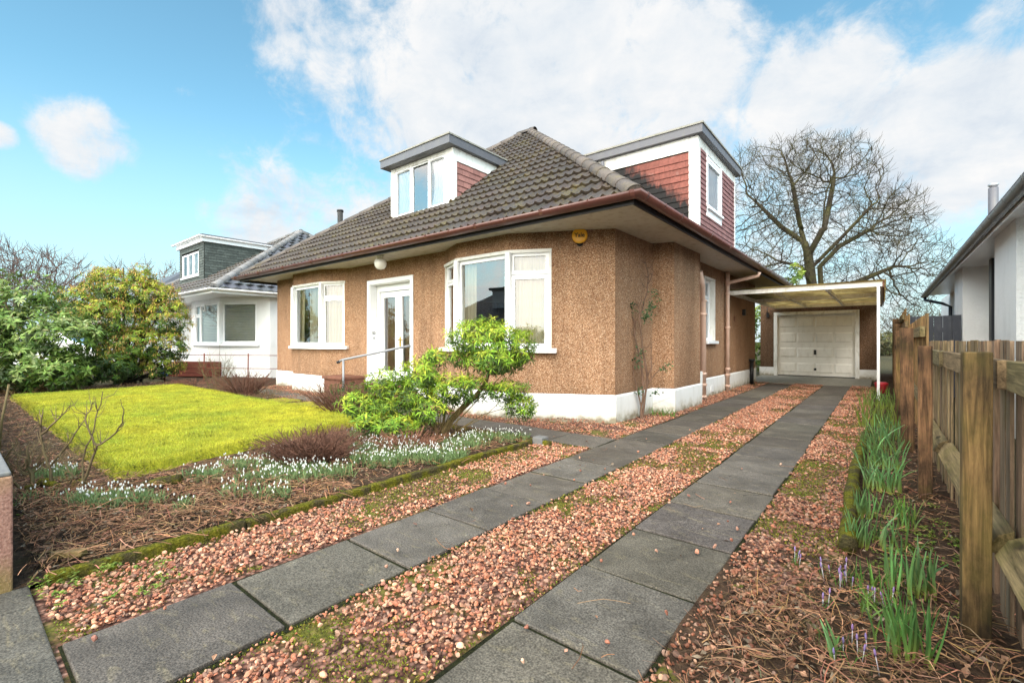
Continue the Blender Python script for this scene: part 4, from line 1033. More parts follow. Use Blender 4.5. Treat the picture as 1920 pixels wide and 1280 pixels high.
mb = MB(); mb.tube([(-2.86, 14.3, 0), (-2.86, 14.3, .62)], .05, 12); mb.lathe((-2.86, 14.3, .62), [(.05, 0), (.075, .05), (.075, .09)], 12); mb.build('rainwater_hopper', 'black', house)
mb = MB(); mb.box(-2.945, -2.86, 13.5, 13.62, 1.9, 2.06); mb.build('outside_lamp', 'black', house); mb = MB(); mb.box(-2.945, -2.925, 12.6, 12.7, 1.72, 1.84); mb.build('junction_box', 'brick', house)
mb = MB(); mb.obox((-2.90, 9.06, 0), (.02, .20, 0), (.16, 0, 0), (0, .04, .62)); tag(mb.build('timber_plank', 'timber', bevel=.004), 'short white painted board leaning at the foot of the tan soil pipe', 'board')
# entrance steps with dwarf side walls and a rail
mb = MB(); st = empty('entrance_steps', 'red-brown stone entrance steps with low side wall below the front door', 'steps', (-8, 5.3, 0))
mb = MB(); mb.box(-8.7, -7.0, 5.42, 5.80, -.03, .24); mb.build('step', 'brick', st, bevel=.015)
mb = MB(); mb.box(-8.7, -7.0, 5.18, 5.42, -.03, .12); mb.build('step', 'brick', st, bevel=.015)
mb = MB(); mb.box(-9.42, -8.70, 5.22, 5.76, -.03, .40); sw = mb.build('side_wall', 'brick', st, bevel=.01)
mb = MB(); mb.box(-9.46, -8.68, 5.18, 5.765, .40, .46); mb.build('wall_coping', 'brick', sw, bevel=.012)
ra = empty('handrail', 'grey tubular metal handrail rising beside the front door steps', 'handrail', (-8.66, 5.3, 0))
mb = MB(); mb.tube([(-8.72, 5.15, .78), (-8.66, 5.2, .82), (-7.18, 5.76, 1.12)], .024, 10); r_ = mb.build('rail', 'steel', ra)
mb = MB(); mb.tube([(-8.745, 5.13, .767), (-8.70, 5.165, .789)], .029, 10); mb.build('end_cap', 'black', r_)
mb = MB(); mb.tube([(-8.62, 5.2, 0), (-8.62, 5.2, .82)], .022, 10); mb.build('post', 'steel', ra)

# ================================================================== GARAGE AND CARPORT
gar = empty('garage', 'small pebbledash garage with cream panelled up-and-over door at the end of the drive', 'garage', (-1.75, 20.5, 0))
GP = [(-3.38, 24.0), (-3.38, 18.3), (-.12, 18.3), (-.12, 24.0)]
mb = MB(); rv = MB()
for a, b in zip(GP, GP[1:]+GP[:1]):
    wall_run(mb, a, b, .30, 2.62, [(-2.94+3.38, -.59+3.38, .30, 2.20)] if a == GP[1] else [], .12, rv)
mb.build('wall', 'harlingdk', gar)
mb = MB(); mb.box(-3.41, -2.96, 18.27, 18.5, -.03, .31); mb.box(-.57, -.09, 18.27, 18.5, -.03, .31); mb.box(-3.41, -3.37, 18.5, 24, -.03, .31); mb.box(-.13, -.09, 18.5, 24, -.03, .31); build_split(mb, 'plinth', 'plinth', gar)
mb = MB(); mb.box(-3.5, 0, 18.2, 24.1, 2.62, 2.74); mb.build('roof', 'felt', gar)
mb = MB(); mb.box(-2.96, -2.85, 18.26, 18.42, 0, 2.2); mb.box(-.68, -.57, 18.26, 18.42, 0, 2.2); mb.box(-2.96, -.57, 18.258, 18.42, 2.1, 2.21); mb.build('door_frame', 'timber', gar, bevel=.006)
mb = MB(); mb.box(-2.85, -.68, 18.38, 18.40, .04, 2.1)
for r in range(4):
    z0 = .05+r*.512; mb.box(-2.85, -.68, 18.368, 18.379, z0+.006, z0+.506)
    for c in range(4):
        x0 = -2.85+.06+c*.5225; x1 = x0+.48
        for i, (g0, y_) in enumerate(((.0, 18.358), (.025, 18.3672))): pass
        mb.add([(x0, 18.3675, z0+.1), (x1, 18.3675, z0+.1), (x1, 18.3675, z0+.42), (x0, 18.3675, z0+.42), (x0+.035, 18.352, z0+.135), (x1-.035, 18.352, z0+.135), (x1-.035, 18.352, z0+.385), (x0+.035, 18.352, z0+.385)], [(0, 1, 5, 4), (1, 2, 6, 5), (2, 3, 7, 6), (3, 0, 4, 7), (4, 5, 6, 7)])
gd = mb.build('garage_door', 'garagedoor', gar)
mb = MB(); mb.box(-1.79, -1.72, 18.33, 18.36, .76, .92); mb.build('handle', 'black', gd); mb = MB(); mb.lathe((-1.755, 18.366, .27), [(.04, 0), (.035, .02)], 12, (0, -1, 0)); mb.build('lock', 'black', gd)
mb = MB(); mb.box(-2.85, -.68, 18.36, 18.40, .0, .045); mb.build('door_seal', 'rubber', gd)
mb = MB(); mb.box(-3.18, -3.10, 18.2, 18.29, 2.05, 2.2); mb.tube([(-3.14, 18.2, 2.2), (-3.14, 18.12, 2.3), (-3.14, 18.2, 2.38)], .012, 6); mb.build('outside_lamp', 'black', gar)
cp = empty('carport', 'open lean-to carport with white beams and yellowed translucent corrugated roof', 'carport', (-1.5, 15, 0))
mb = MB(); mb.box(-2.92, -.0, 12.0, 12.05, 2.32, 2.42); mb.build('front_beam', 'timber', cp, bevel=.004)
for y in (14.85, 18.12):
    mb = MB(); mb.box(-2.92, -.0, y, y+.05, 2.33, 2.42); mb.build('cross_beam', 'timber', cp)
for x in (-2.92, -2.0, -1.0): 
    mb = MB(); mb.box(x, x+.05, 12.05, 18.19, 2.335, 2.421); mb.build('rafter', 'timber', cp)
mb = MB(); mb.box(-.045, .005, 12.05, 18.19, 2.335, 2.421); mb.build('rafter', 'timber', cp)
mb = MB(); nx_ = 300; vs = []; fs = []
for i in range(nx_+1):
    yv = 11.93+6.3*i/nx_; zz = 2.447+.018*math.sin(2*PI*(yv)/.076*.5)
    vs += [(-2.94, yv, zz), (.06, yv, zz)]
for i in range(nx_): fs.append((2*i, 2*i+1, 2*i+3, 2*i+2))
mb.sm = True; mb.add(vs, fs); mb.build('roof_sheet', 'sheet', cp)
mb = MB(); mb.box(-.09, -.04, 12.0, 12.05, -.02, 2.32); mb.build('post', 'upvc', cp, bevel=.004)
mb = MB(); mb.box(.006, .03, 11.98, 18.2, 2.30, 2.46); mb.build('edge_board', 'brick', cp)

# ================================================================== FENCE ON THE RIGHT
fen = empty('wooden_fence', 'weathered brown boarded fence with square posts along the right side of the drive', 'fence', (.35, 6, 0))
def wcol(c=(.13, .085, .045), v=.25): 
    q = random.uniform(1-v, 1+v); return tuple(x*q*random.uniform(.93, 1.07) for x in c)
def fpost(x, y, h, w=.115, lean=0.):
    mb = MB(); mb.col = wcol((.17, .095, .042), .12); mb.obox((x-w/2, y-w/2, -.05), (w, 0, 0), (0, w, 0), (lean, 0, h+.05)); return mb.build('post', 'post', fen, bevel=.004)
for x, y, h, w, l in ((.33, .55, 1.16, .085, 0), (.291, 2.62, 1.158, .085, .004), (.252, 4.70, 1.165, .082, 0), (.212, 6.55, 1.345, .11, -.01), (.188, 9.0, 1.27, .078, .01), (.24, 11.4, 1.4, .12, 0), (.26, 13.8, 1.6, .12, 0), (.28, 16.2, 1.8, .12, 0), (.30, 18.6, 1.9, .12, 0)): fpost(x, y, h, w, l)
bays = [(-1.4, .55, 1.205, .33), (.55, 2.62, 1.205, .33), (2.62, 4.75, 1.205, .31), (4.75, 6.62, 1.205, .29), (6.62, 9.0, 1.50, .27), (9.0, 11.4, 1.50, .28), (11.4, 13.8, 1.72, .29), (13.8, 16.2, 1.95, .31), (16.2, 18.6, 1.98, .33), (18.6, 21.5, 2.0, .35)]
for y0, y1, h, x in bays:
    mb = MB(); y = y0+.01
    while y < y1-.02:
        w = random.uniform(.095, .125); mb.col = wcol((.235, .16, .095), .3) if y0 < 6 else wcol((.26, .16, .07), .2)
        e = min(y+w, y1); dx = random.choice((0, 0, .014, .02)) if y0 < 6 else random.uniform(0, .006); t = random.uniform(-.004, .004); b0 = random.uniform(.0, .04)
        mb.obox((x+.095+dx, y-.012, b0), (.012+.008*random.random(), 0, 0), (.004, e-y+.01, 0), (0, 0, h+t-b0)); y = e
    mb.build('board_panel', 'board', fen)
    for z in ((1.01, .36) if y0 < 6.5 else (h-.25, .5)):
        if y0 > 12 and z > 1: pass
        mb = MB(); mb.col = wcol((.225, .155, .085), .15); hh = .115 if z > .5 else .10
        mb.obox((x+.045, y0+.02, z), (.045, 0, 0), (0, y1-y0-.04, 0), (0, 0, hh)); 
        if z < .5: mb = MB(); mb.col = (.205, .145, .07); mb.add([(x+.012, y0+.02, z), (x+.094, y0+.02, z-.01), (x+.094, y0+.02, z+.095), (x+.05, y0+.02, z+.07), (x+.012, y1-.02, z), (x+.094, y1-.02, z-.01), (x+.094, y1-.02, z+.095), (x+.05, y1-.02, z+.07)], [(0, 1, 2, 3), (7, 6, 5, 4), (0, 4, 5, 1), (1, 5, 6, 2), (2, 6, 7, 3), (3, 7, 4, 0)])
        mb.build('rail', 'rail', fen, bevel=.003)
gf = empty('painted_fence', 'dark grey painted board fence between brown fence and white house on the right', 'fence', (.9, 13.6, 0))
mb = MB(); x = .44
while x < 1.28:
    w = .145; mb.box(x, min(x+w-.006, 1.31), 13.6+random.uniform(0, .006), 13.63, 0, 1.76+random.uniform(-.01, .01)); x += w
mb.build('board_panel', 'greyboard', gf); mb = MB(); mb.box(.42, .5, 13.55, 13.6, 0, 1.79); mb.build('post', 'greyboard', gf); mb = MB(); mb.box(.5, 1.3, 13.631, 13.67, 1.4, 1.5); mb.build('rail', 'greyboard', gf)

# ================================================================== HOUSE ON THE RIGHT
rn = empty('white_bungalow', 'white roughcast bungalow with grey gutter beyond the wooden fence on the right', 'house', (4, 12, 0))
RP = [(1.75, 24), (1.75, 16.0), (1.32, 14.95), (1.32, 13.55), (1.78, 13.5), (1.78, 10.05), (1.32, 10.0), (1.32, 8.55), (1.78, 8.5), (1.78, 2.0), (9, 2.0), (9, 24)]
mb = MB()
for a, b in zip(RP, RP[1:]+RP[:1]): wall_run(mb, b, a, -.05, 2.8)
mb.build('wall', 'white_harl', rn)
mb = MB(); mb.quad((1.16, 1.3, 2.76), (9.8, 1.3, 2.76), (9.8, 21.0, 2.76), (1.16, 21.0, 2.76)); mb.build('soffit', 'upvc', rn)
mb = MB(); mb.box(1.14, 1.165, 1.2, 20.9, 2.66, 2.84); mb.build('fascia', 'upvc', rn)
gutter([(1.075, 20.9, 2.735), (1.075, 1.2, 2.735)], .07, rn, 'greypl', False, .95)
mb = MB(); mb.add([(1.04, 1.1, 2.80), (9.9, 1.1, 2.80), (9.9, 21.1, 2.80), (1.04, 21.1, 2.80), (5.4, 5.5, 4.7), (5.4, 16.7, 4.7)], [(0, 1, 4), (1, 2, 5, 4), (2, 3, 5), (3, 0, 4, 5), (3, 2, 1, 0)]); mb.col = (.1, .1, .1); mb.build('roof', 'greyfascia', rn)
mb = MB(); mb.tube([(1.1, 20.75, 2.7), (1.12, 20.7, 2.58), (1.5, 20.2, 2.42), (1.68, 20.1, 2.3), (1.68, 20.1, 0)], .045, 10); mb.build('downpipe', 'navy', rn)
mb = MB(); mb.box(1.59, 1.77, 12.35, 12.62, 0, 2.76); mb.build('downpipe', 'navy', rn)
mb = MB(); mb.lathe((1.83, 14, 2.9), [(.08, 0), (.08, 1.55)], 16); fl = mb.build('flue', 'greyfascia', rn); mb = MB(); mb.lathe((1.83, 14, 4.46), [(.05, 0), (.085, .04), (.085, .07), (.03, .09)], 14); mb.build('flue_cap', 'flue', fl)

# ================================================================== HOUSE ON THE LEFT
ln = empty('white_bungalow', 'white roughcast bungalow with slate dormer and corner window on the left', 'house', (-21, 10, 0))
LP = [(-26.5, 15), (-26.5, 6.6), (-20.9, 6.6), (-20.4, 6.0), (-17.6, 6.0), (-15.85, 6.885), (-15.85, 15)]
mb = MB()
for a, b in zip(LP, LP[1:]+LP[:1]):
    rv = MB()
    o = []
    if a == (-20.4, 6.0): o = [(.35, 2.8, 1.12, 2.54)]
    if a == (-17.6, 6.0): o = [(0, 1.46, 1.12, 2.54)]
    wall_run(mb, a, b, -.05, 2.72, o, .1, rv)
    if rv.v: build_split(rv, 'reveal', 'upvc', ln)
mb.build('wall', 'white_harl', ln)
w1 = Win((-20.05, 6.0), (-17.6, 6.0), .03); w1.light(0, .5, 1.12, 2.14, .06, .01); w1.light(0, .5, 2.145, 2.54, .06, .01); w1.light(.5, w1.L-.05, 1.12, 2.54, .06)
w2 = Win((-17.6, 6.0), pt_along((-17.6, 6.0), (-15.85, 6.885), 1.46), .03); w2.light(.06, w2.L, 1.12, 2.54, .09)
w2.fr.tube([(-17.6, 6.0, 1.12), (-17.6, 6.0, 2.54)], .085, 6)
f = unit_win(ln, [w1, w2])
def blinds(w, a0, a1, z0, z1, parent):
    mb = MB(); z = z0
    while z < z1: 
        mb.quad(w.at(a0, .10, z), w.at(a1, .10, z), w.at(a1, .115, z+.034), w.at(a0, .115, z+.034)); z += .056
    mb.build('blind', 'blind', parent)
blinds(w2, .1, w2.L-.05, 1.15, 2.52, f); blinds(w1, .1, w1.L-.1, 1.15, 2.52, f)
sill([(-20.1, 6.0), (-17.6, 6.0), pt_along((-17.6, 6.0), (-15.85, 6.885), 1.5)], 1.12, ln); 
mb = MB(); mb.lathe((-18.9, 5.98, 2.38), [(.09, 0), (.09, .06)], 4, (0, -1, 0)); mb.obox((-19.0, 5.92, 2.27), (.17, 0, 0), (0, .08, 0), (0, 0, .24)); mb.build('alarm_box', 'upvc', ln, bevel=.01)
NX0, NX1, NY0, NY1, NZ = -27, -15.55, 5.1, 15.9, 2.78
mb = MB(); mb.quad((NX0, NY0, 2.70), (NX0, NY1, 2.70), (NX1, NY1, 2.70), (NX1, NY0, 2.70)); mb.build('soffit', 'upvc', ln)
mb = MB(); mb.box(NX0, NX1, NY0, NY0+.02, 2.66, 2.80); mb.box(NX1-.02, NX1, NY0+.02, NY1, 2.66, 2.80); mb.build('fascia', 'upvc', ln)
gutter([(NX0, NY0-.07, 2.79), (NX1+.07, NY0-.07, 2.79), (NX1+.07, NY1, 2.79)], .06, ln, 'upvc', False, 1.6)
roofl = empty('roof', None, None); roofl.parent = ln; roofl.location = -ln.location
rise = 3.45; hh = 5.4; a_ = math.atan2(rise, hh); sl = math.hypot(rise, hh); gb = (.072, .072, .078); k_ = hh/sl
slope(roofl, (NX0, NY0, NZ), (1, 0, 0), (0, math.cos(a_), math.sin(a_)), NX1-NX0, k_, k_, sl, (.085, .072, .062), mat='tile2', profile='roll', per=.3, gauge=.36, seed=11)
slope(roofl, (NX1, NY0, NZ), (0, 1, 0), (-math.cos(a_), 0, math.sin(a_)), NY1-NY0, k_, k_, sl, gb, mat='tile2', profile='diamond', per=.165, gauge=.34, rib=.05, lip=.045, seed=12)
slope(roofl, (NX1, NY1, NZ), (-1, 0, 0), (0, -math.cos(a_), math.sin(a_)), NX1-NX0, k_, k_, sl, gb, mat='tile2', per=.3, seed=13)
slope(roofl, (NX0, NY1, NZ), (0, -1, 0), (math.cos(a_), 0, math.sin(a_)), NY1-NY0, k_, k_, sl, gb, mat='tile2', per=.3, seed=14)
for a, b in (((NX1-.05, NY0+.05, NZ+.08), (NX1-hh, 10.5, NZ+rise+.04)), ((NX1-.05, NY1-.05, NZ+.08), (NX1-hh, 10.5, NZ+rise+.04)), ((NX1-hh, 10.5, NZ+rise+.05), (NX0+hh, 10.5, NZ+rise+.05)), ((NX0+.05, NY0+.05, NZ+.08), (NX0+hh, 10.5, NZ+rise+.04))): cap_tiles(roofl, a, b, .13, 'tile2', (.17, .155, .14))
mb = MB(); c_ = Vector((NX1, 8.7, NZ)); u_ = Vector((-math.cos(a_), 0, math.sin(a_))); n_ = Vector((math.sin(a_), 0, math.cos(a_)))
mb.obox(c_+u_*2.6+n_*.05, (0, .8, 0), u_*1.0, n_*.07); mb.build('skylight', 'upvc', ln); mb = MB(); mb.obox(c_+u_*2.68+n_*.121+Vector((0, .07, 0)), (0, .66, 0), u_*.84, n_*.004); mb.build('skylight_pane', 'glass2', ln)
# slate dormer
DX0, DX1, DY, DT = -22.35, -19.6, 6.17, 4.90
mb = MB(); sb = (.075, .085, .075)
zs = [3.3+.10*i for i in range(17)]
hung(mb, (DX0, DY), (1, 0), (0, -1), zs, lambda z: 0., lambda z: .30 if 3.72 < z < 4.62 else .0, sb, .25, .25); hung(mb, (DX0, DY), (1, 0), (0, -1), zs, lambda z: 2.2 if 3.72 < z < 4.62 else 0., lambda z: DX1-DX0, sb, .25, .25)
hung(mb, (DX1, DY), (0, 1), (1, 0), zs, lambda z: 0., lambda z: max(.2, (z-NZ)*hh/rise+NY0-DY+.25), sb, .25, .25); 
dl = mb.build('dormer', 'slate', ln, 'grey-green slate hung dormer with small white window')
mb = MB(); mb.quad((DX1-.01, DY+.02, 3.3), (DX1-.01, 9.2, 3.3), (DX1-.01, 9.2, DT), (DX1-.01, DY+.02, DT)); mb.quad((DX0, DY+.02, 3.3), (DX0, DY+.02, DT), (DX0, 9.2, DT), (DX0, 9.2, 3.3)); wall_run(mb, (DX0, DY+.015), (DX1, DY+.015), 3.3, DT, [(.32, 2.18, 3.74, 4.62)], .08); mb.build('dormer_wall', 'dark', dl)
mb = MB(); mb.box(DX0-.12, DX1+.1, DY-.1, 9.2, DT, 5.10); mb.build('dormer_fascia', 'upvc', dl); mb = MB(); mb.box(DX0-.16, DX1+.14, DY-.14, 9.3, 5.102, 5.16); mb.build('dormer_roof', 'greyfascia', dl)
gutter([(DX0-.2, DY-.2, 5.09), (DX1+.17, DY-.2, 5.09), (DX1+.17, 8.9, 5.09)], .05, dl, 'upvc', False, 1.5, 'dormer_gutter')
w = Win((DX0+.32, DY), (DX0+2.18, DY), -.01); 
for k in range(3): w.light(k*.62, k*.62+.62, 3.74, 4.62, .06)
w.bar(-.06, w.L+.06, 3.67, 3.74, .05, .05); w.fr.build('window_frame', 'upvc', dl); w.gl.build('pane', 'glass2', dl); cb = MB(); w.curtain(cb, .05, w.L-.05, 3.75, 4.65, .12, 8, .015); build_split(cb, 'curtain', 'net', dl)

# the house over the road: only its reflection shows, in the bay window
oh = empty('opposite_house', 'house across the street seen only as a reflection in the bay window', 'house', (-22, -20, 0))
mb = MB(); mb.box(-29, -15, -26, -15.5, -.04, 2.7); mb.build('wall', 'white_harl', oh)
mb = MB(); mb.add([(-29.6, -14.8, 2.7), (-14.4, -14.8, 2.7), (-14.4, -26.6, 2.7), (-29.6, -26.6, 2.7), (-22.4, -20.7, 7.0), (-21.6, -20.7, 7.0)], [(1, 0, 4, 5), (2, 1, 5), (3, 2, 5, 4), (0, 3, 4), (0, 1, 2, 3)], [(.10, .075, .06)]*6); mb.build('roof', 'tile', oh)
mb = MB(); mb.box(-24, -20.5, -19, -16.3, 3.3, 5.2); mb.build('dormer', 'timber', oh); mb = MB(); mb.box(-24.2, -20.3, -19, -16.1, 5.2, 5.4); mb.build('dormer_roof', 'greyfascia', oh)
for x in (-23.7, -22.2):
    w = Win((x+1.3, -16.29), (x, -16.29), -.01); w.light(0, 1.3, 3.8, 5.0, .08); f = w.fr.build('window', 'upvc', oh); w.gl.build('pane', 'dark', f)
# things between the two houses
pb = empty('planter_trough', 'red-stained wooden planter trough against the white house wall on the left', 'planter', (-19.3, 5.4, 0))
P0 = Vector((-18.9, 4.9, 0)); d_v = Vector((.85, .52, 0)).normalized(); n_v = Vector((d_v.y, -d_v.x, 0))
for k in range(4):
    mb = MB(); mb.obox(P0+Vector((0, 0, .02+.125*k)), d_v*1.75, -n_v*.35, (0, 0, .118)); mb.build('board', 'redwood', pb, bevel=.006)
mb = MB(); mb.obox(P0+Vector((-.55, -.1, 0)), d_v*.42, -n_v*.3, (0, 0, .30)); tag(mb.build('plastic_crate', 'bluepl', bevel=.02), 'blue plastic crate beside the red planter trough', 'crate')
wf = empty('wire_fence', 'low rusty post and wire fence between the two houses', 'fence', (-15, 5.5, 0))
WPn = [(-17.0, 4.3), (-15.6, 4.9), (-14.3, 5.6), (-13.1, 6.3)]
for x, y in WPn:
    mb = MB(); mb.tube([(x, y, -.05), (x+.02, y, .85)], .018, 6); mb.build('post', 'redwood', wf)
for z in (.80, .42):
    mb = MB(); mb.tube([(x, y, z-.0) for x, y in WPn], .010, 5); mb.build('wire', 'redwood', wf)

# further house and a parked car seen through the shrubs
fh = empty('distant_house', 'dark-roofed house further along the street, mostly hidden by the shrubs', 'house', (-36, 9, 0))
mb = MB(); mb.box(-41, -31, 6.2, 15, 0, 2.75); mb.build('wall', 'white_harl', fh)
mb = MB(); mb.add([(-41.6, 5.5, 2.75), (-30.4, 5.5, 2.75), (-30.4, 15.7, 2.75), (-41.6, 15.7, 2.75), (-36.4, 10.6, 6.2), (-35.6, 10.6, 6.2)], [(0, 1, 5, 4), (1, 2, 5), (2, 3, 4, 5), (3, 0, 4), (3, 2, 1, 0)], [(.07, .07, .075)]*6); mb.build('roof', 'tile2', fh)
for x in (-39.5, -34.5):
    w = Win((x, 6.2), (x+2, 6.2), -.02); w.light(0, 1, .9, 2.2); w.light(1, 2, .9, 2.2); f = w.fr.build('window', 'upvc', fh); w.gl.build('pane', 'glass2', f)
car = empty('parked_car', 'white parked car half hidden behind the left-hand shrubs', 'car', (-20.8, 2.6, 0))
car.rotation_euler = (0, 0, 0)
def car_build(c, ang):
    ca, sa = math.cos(ang), math.sin(ang)
    W2 = lambda x, y, z: (c[0]+ca*x-sa*y, c[1]+sa*x+ca*y, z)
    prof_lo = [(-2.1, .35), (-2.15, .62), (-2.05, .92), (-1.2, .98), (.95, .98), (2.0, .82), (2.15, .6), (2.1, .35)]
    def loft(prof, w0, w1, mat, name, parent):
        mb = MB(); m = len(prof); vs = []
        for yy, sc in ((-1, .94), (-.86, 1), (.86, 1), (1, .94)):
            for x, z in prof: 
                w = w0+(w1-w0)*((z-.35)/1.1); vs.append(W2(x*(.985 if abs(yy) == 1 else 1), yy*w, .35+(z-.35)*(sc if abs(yy) == 1 else 1)))
        fs = [(i*m+k, (i+1)*m+k, (i+1)*m+(k+1) % m, i*m+(k+1) % m) for i in range(3) for k in range(m)]+[tuple(range(m)), tuple(3*m+k for k in range(m-1, -1, -1))]
        mb.add(vs, fs); return mb.build(name, mat, parent, bevel=.03)
    body = loft(prof_lo, .86, .86, 'carwhite', 'body', car)
    loft([(-2.0, .95), (-1.75, 1.36), (-1.2, 1.47), (.1, 1.46), (1.05, .97)], .86, .68, 'glass2', 'window', car)
    loft([(-1.78, 1.37), (-1.2, 1.49), (.12, 1.48), (.3, 1.40), (-1.2, 1.40)], .72, .66, 'carwhite', 'roof', car)
    for x in (-1.3, 1.3):
        for y in (-.80, .80):
            mb = MB(); ax = (-sa, ca, 0); p = W2(x, y, .31); mb.lathe(Vector(p)-Vector(ax)*.1, [(.2, 0), (.31, .02), (.31, .18), (.2, .2)], 20, ax); wh = mb.build('wheel', 'rubber', car); mb = MB(); mb.lathe(Vector(p)-Vector(ax)*.108, [(.05, 0), (.19, .012), (.19, .204), (.05, .216)], 16, ax); mb.build('rim', 'steel', wh)
    for y in (-.7, .7):
        mb = MB(); mb.obox(W2(-2.17, y-.13, .68), (.06*ca, .06*sa, 0), (-.26*sa, .26*ca, 0), (0, 0, .2)); mb.build('tail_light', 'redlens', car)
car_build((-20.8, 2.6), math.radians(60))

# low front garden wall with pier end at the left of the drive mouth
wl = empty('garden_wall', 'low pink sandstone garden wall with grey coping at the bottom left corner', 'wall', (-6, .05, 0))
mb = MB(); mb.box(-14, -3.2, -.16, .22, -.1, .565); mb.build('stonework', 'stone', wl, bevel=.008)
mb = MB(); mb.box(-14, -3.208, -.155, .215, .566, .585); mb.build('coping', 'cope', wl, bevel=.006)

# ================================================================== TREES
def grow_tree(name, root, limbs, attr, mat, label, group=None, step=.35, kill=.55, infl=4.5, twig=.7, r_tip=.011, ntw=2, seed=1, expo=2.35, maxit=140, upw=.25):
    """space colonisation: limbs are starting polylines [(points)], attr is an (N,3) cloud of crown points"""
    rg = random.Random(seed); nodes = []; par = []
    for pl_ in limbs:
        prev = None
        for j in range(len(pl_)-1):
            a, b = Vector(pl_[j]), Vector(pl_[j+1]); m = max(1, int((b-a).length/step))
            for q in range(m+(1 if j == len(pl_)-2 else 0)):
                p = a.lerp(b, q/m)
                if prev is None and nodes:
                    # join on to the nearest existing node
                    bi = min(range(len(nodes)), key=lambda i: (nodes[i]-p).length_squared); nodes.append(p+Vector((rg.gauss(0, .03), rg.gauss(0, .03), 0))); par.append(bi)
                else: nodes.append(p); par.append(prev if prev is not None else -1)
                prev = len(nodes)-1
    A = [Vector(a) for a in attr]; alive = [True]*len(A); fresh = True
    near = [(-1, 1e9)]*len(A); start = 0
    for it in range(maxit):
        kd = kdtree.KDTree(len(nodes)-start)
        for i in range(start, len(nodes)): kd.insert(nodes[i], i)
        kd.balance(); start = len(nodes)
        acc = {}
        for ai, a in enumerate(A):
            if not alive[ai]: continue
            co, idx, dd = kd.find(a)
            if idx is not None and dd < near[ai][1]: near[ai] = (idx, dd)
            i, dd = near[ai]
            if dd < kill: alive[ai] = False; continue
            if dd < infl:
                v = (a-nodes[i]).normalized()
                if i in acc: acc[i] += v
                else: acc[i] = v.copy()
        if not acc: break
        added = 0
        for i, v in acc.items():
            v = v.normalized()+Vector((rg.gauss(0, .28), rg.gauss(0, .28), rg.gauss(0, .28)))
            if par[i] >= 0: v += (nodes[i]-nodes[par[i]]).normalized()*.35
            v.z += upw*.3
            nodes.append(nodes[i]+v.normalized()*step); par.append(i); added += 1
        if not added or len(nodes) > 17000: break
    n = len(nodes); ch = [[] for _ in range(n)]
    for i, p in enumerate(par):
        if p >= 0: ch[p].append(i)
    R = [0.]*n
    for i in range(n-1, -1, -1):
        R[i] = (sum(R[c]**expo for c in ch[i]))**(1/expo) if ch[i] else r_tip
        R[i] = max(R[i], r_tip)
    base = Vector(limbs[0][0]); o = empty(name, label, 'tree', base, group)
    tr = MB(); br = MB()
    for i in range(n):
        main = [c for c in ch[i]]
        if par[i] >= 0 and not (max(ch[par[i]], key=lambda c: R[c]) == i): pass
        elif par[i] >= 0: continue
        # walk a chain from this node following the thickest child
        chain = ([par[i]] if par[i] >= 0 else [])+[i]
        while ch[chain[-1]]: chain.append(max(ch[chain[-1]], key=lambda c: R[c]))
        pts = [nodes[k] for k in chain]; rr = [R[k] for k in chain]
        if par[i] >= 0: rr[0] = rr[1] if len(rr) > 1 else rr[0]
        (tr if rr[0] > .16 or par[i] < 0 else br).tube(pts, rr, 8 if rr[0] > .12 else (5 if rr[0] > .04 else 3), False)
    for i in range(n):
        if R[i] < r_tip*2.6:
            for _ in range(ntw if not ch[i] else (1 if rg.random() < .55 else 0)):
                d = (nodes[i]-nodes[par[i]]).normalized() if par[i] >= 0 else Vector((0, 0, 1)); p = nodes[i].copy(); pts = [p.copy()]; d = (d+Vector((rg.gauss(0, .6), rg.gauss(0, .6), rg.gauss(.2, .5)))).normalized()
                for _k in range(3): d = (d+Vector((rg.gauss(0, .22), rg.gauss(0, .22), .22+rg.gauss(0, .15)))).normalized(); p = p+d*twig/3*rg.uniform(.7, 1.3); pts.append(p.copy())
                br.tube(pts, [r_tip*.95, r_tip*.8, r_tip*.65, r_tip*.4], 3, False)
    t = tr.build('trunk', mat, o)
    br.build('crown', mat, o); return o
# great bare sycamore behind the garage. picture-plane helper: a = metres right, z = height, d = metres away from the trunk plane
TB = np.array([-3.55, 35.6, 0.])
def tpt(a, z, d=0.): return tuple(TB+RAX*a+FAX*d+np.array([0, 0, z]))
PX_ = 30/864.
def tpx(u, v, d=0): return tpt((u-1520)*PX_*(1+d/30), 1.2+(640-v)*PX_*(1+d/30), d)
def cloud(lobes, n, seed, squash=1.):
    rg = np.random.default_rng(seed); out = []
    tot = sum(l[2]*l[3] for l in lobes)
    for u, v, ru, rv, dc, rd in lobes:
        k = int(n*ru*rv/tot); q = norm(rg.normal(size=(k, 3)))*(rg.random((k, 1))**.26)
        for x, y, z in q: out.append(tpx(u+x*ru, v-z*rv, dc+y*rd))
    return out
lobes = [(1440, 345, 72, 82, 0, 3.2), (1565, 318, 90, 66, .5, 3.4), (1492, 300, 60, 50, -1, 2.5), (1690, 405, 62, 66, 1, 2.6), (1690, 490, 62, 56, -1, 2.6), (1418, 455, 58, 74, 0, 3), (1510, 400, 70, 60, 2, 2.5), (1600, 420, 70, 70, -1.5, 2.5), (1620, 525, 80, 40, 0, 2.5), (1440, 505, 55, 38, 1, 2.6), (1700, 560, 50, 30, 0, 2), (1500, 480, 40, 40, -2, 2)]
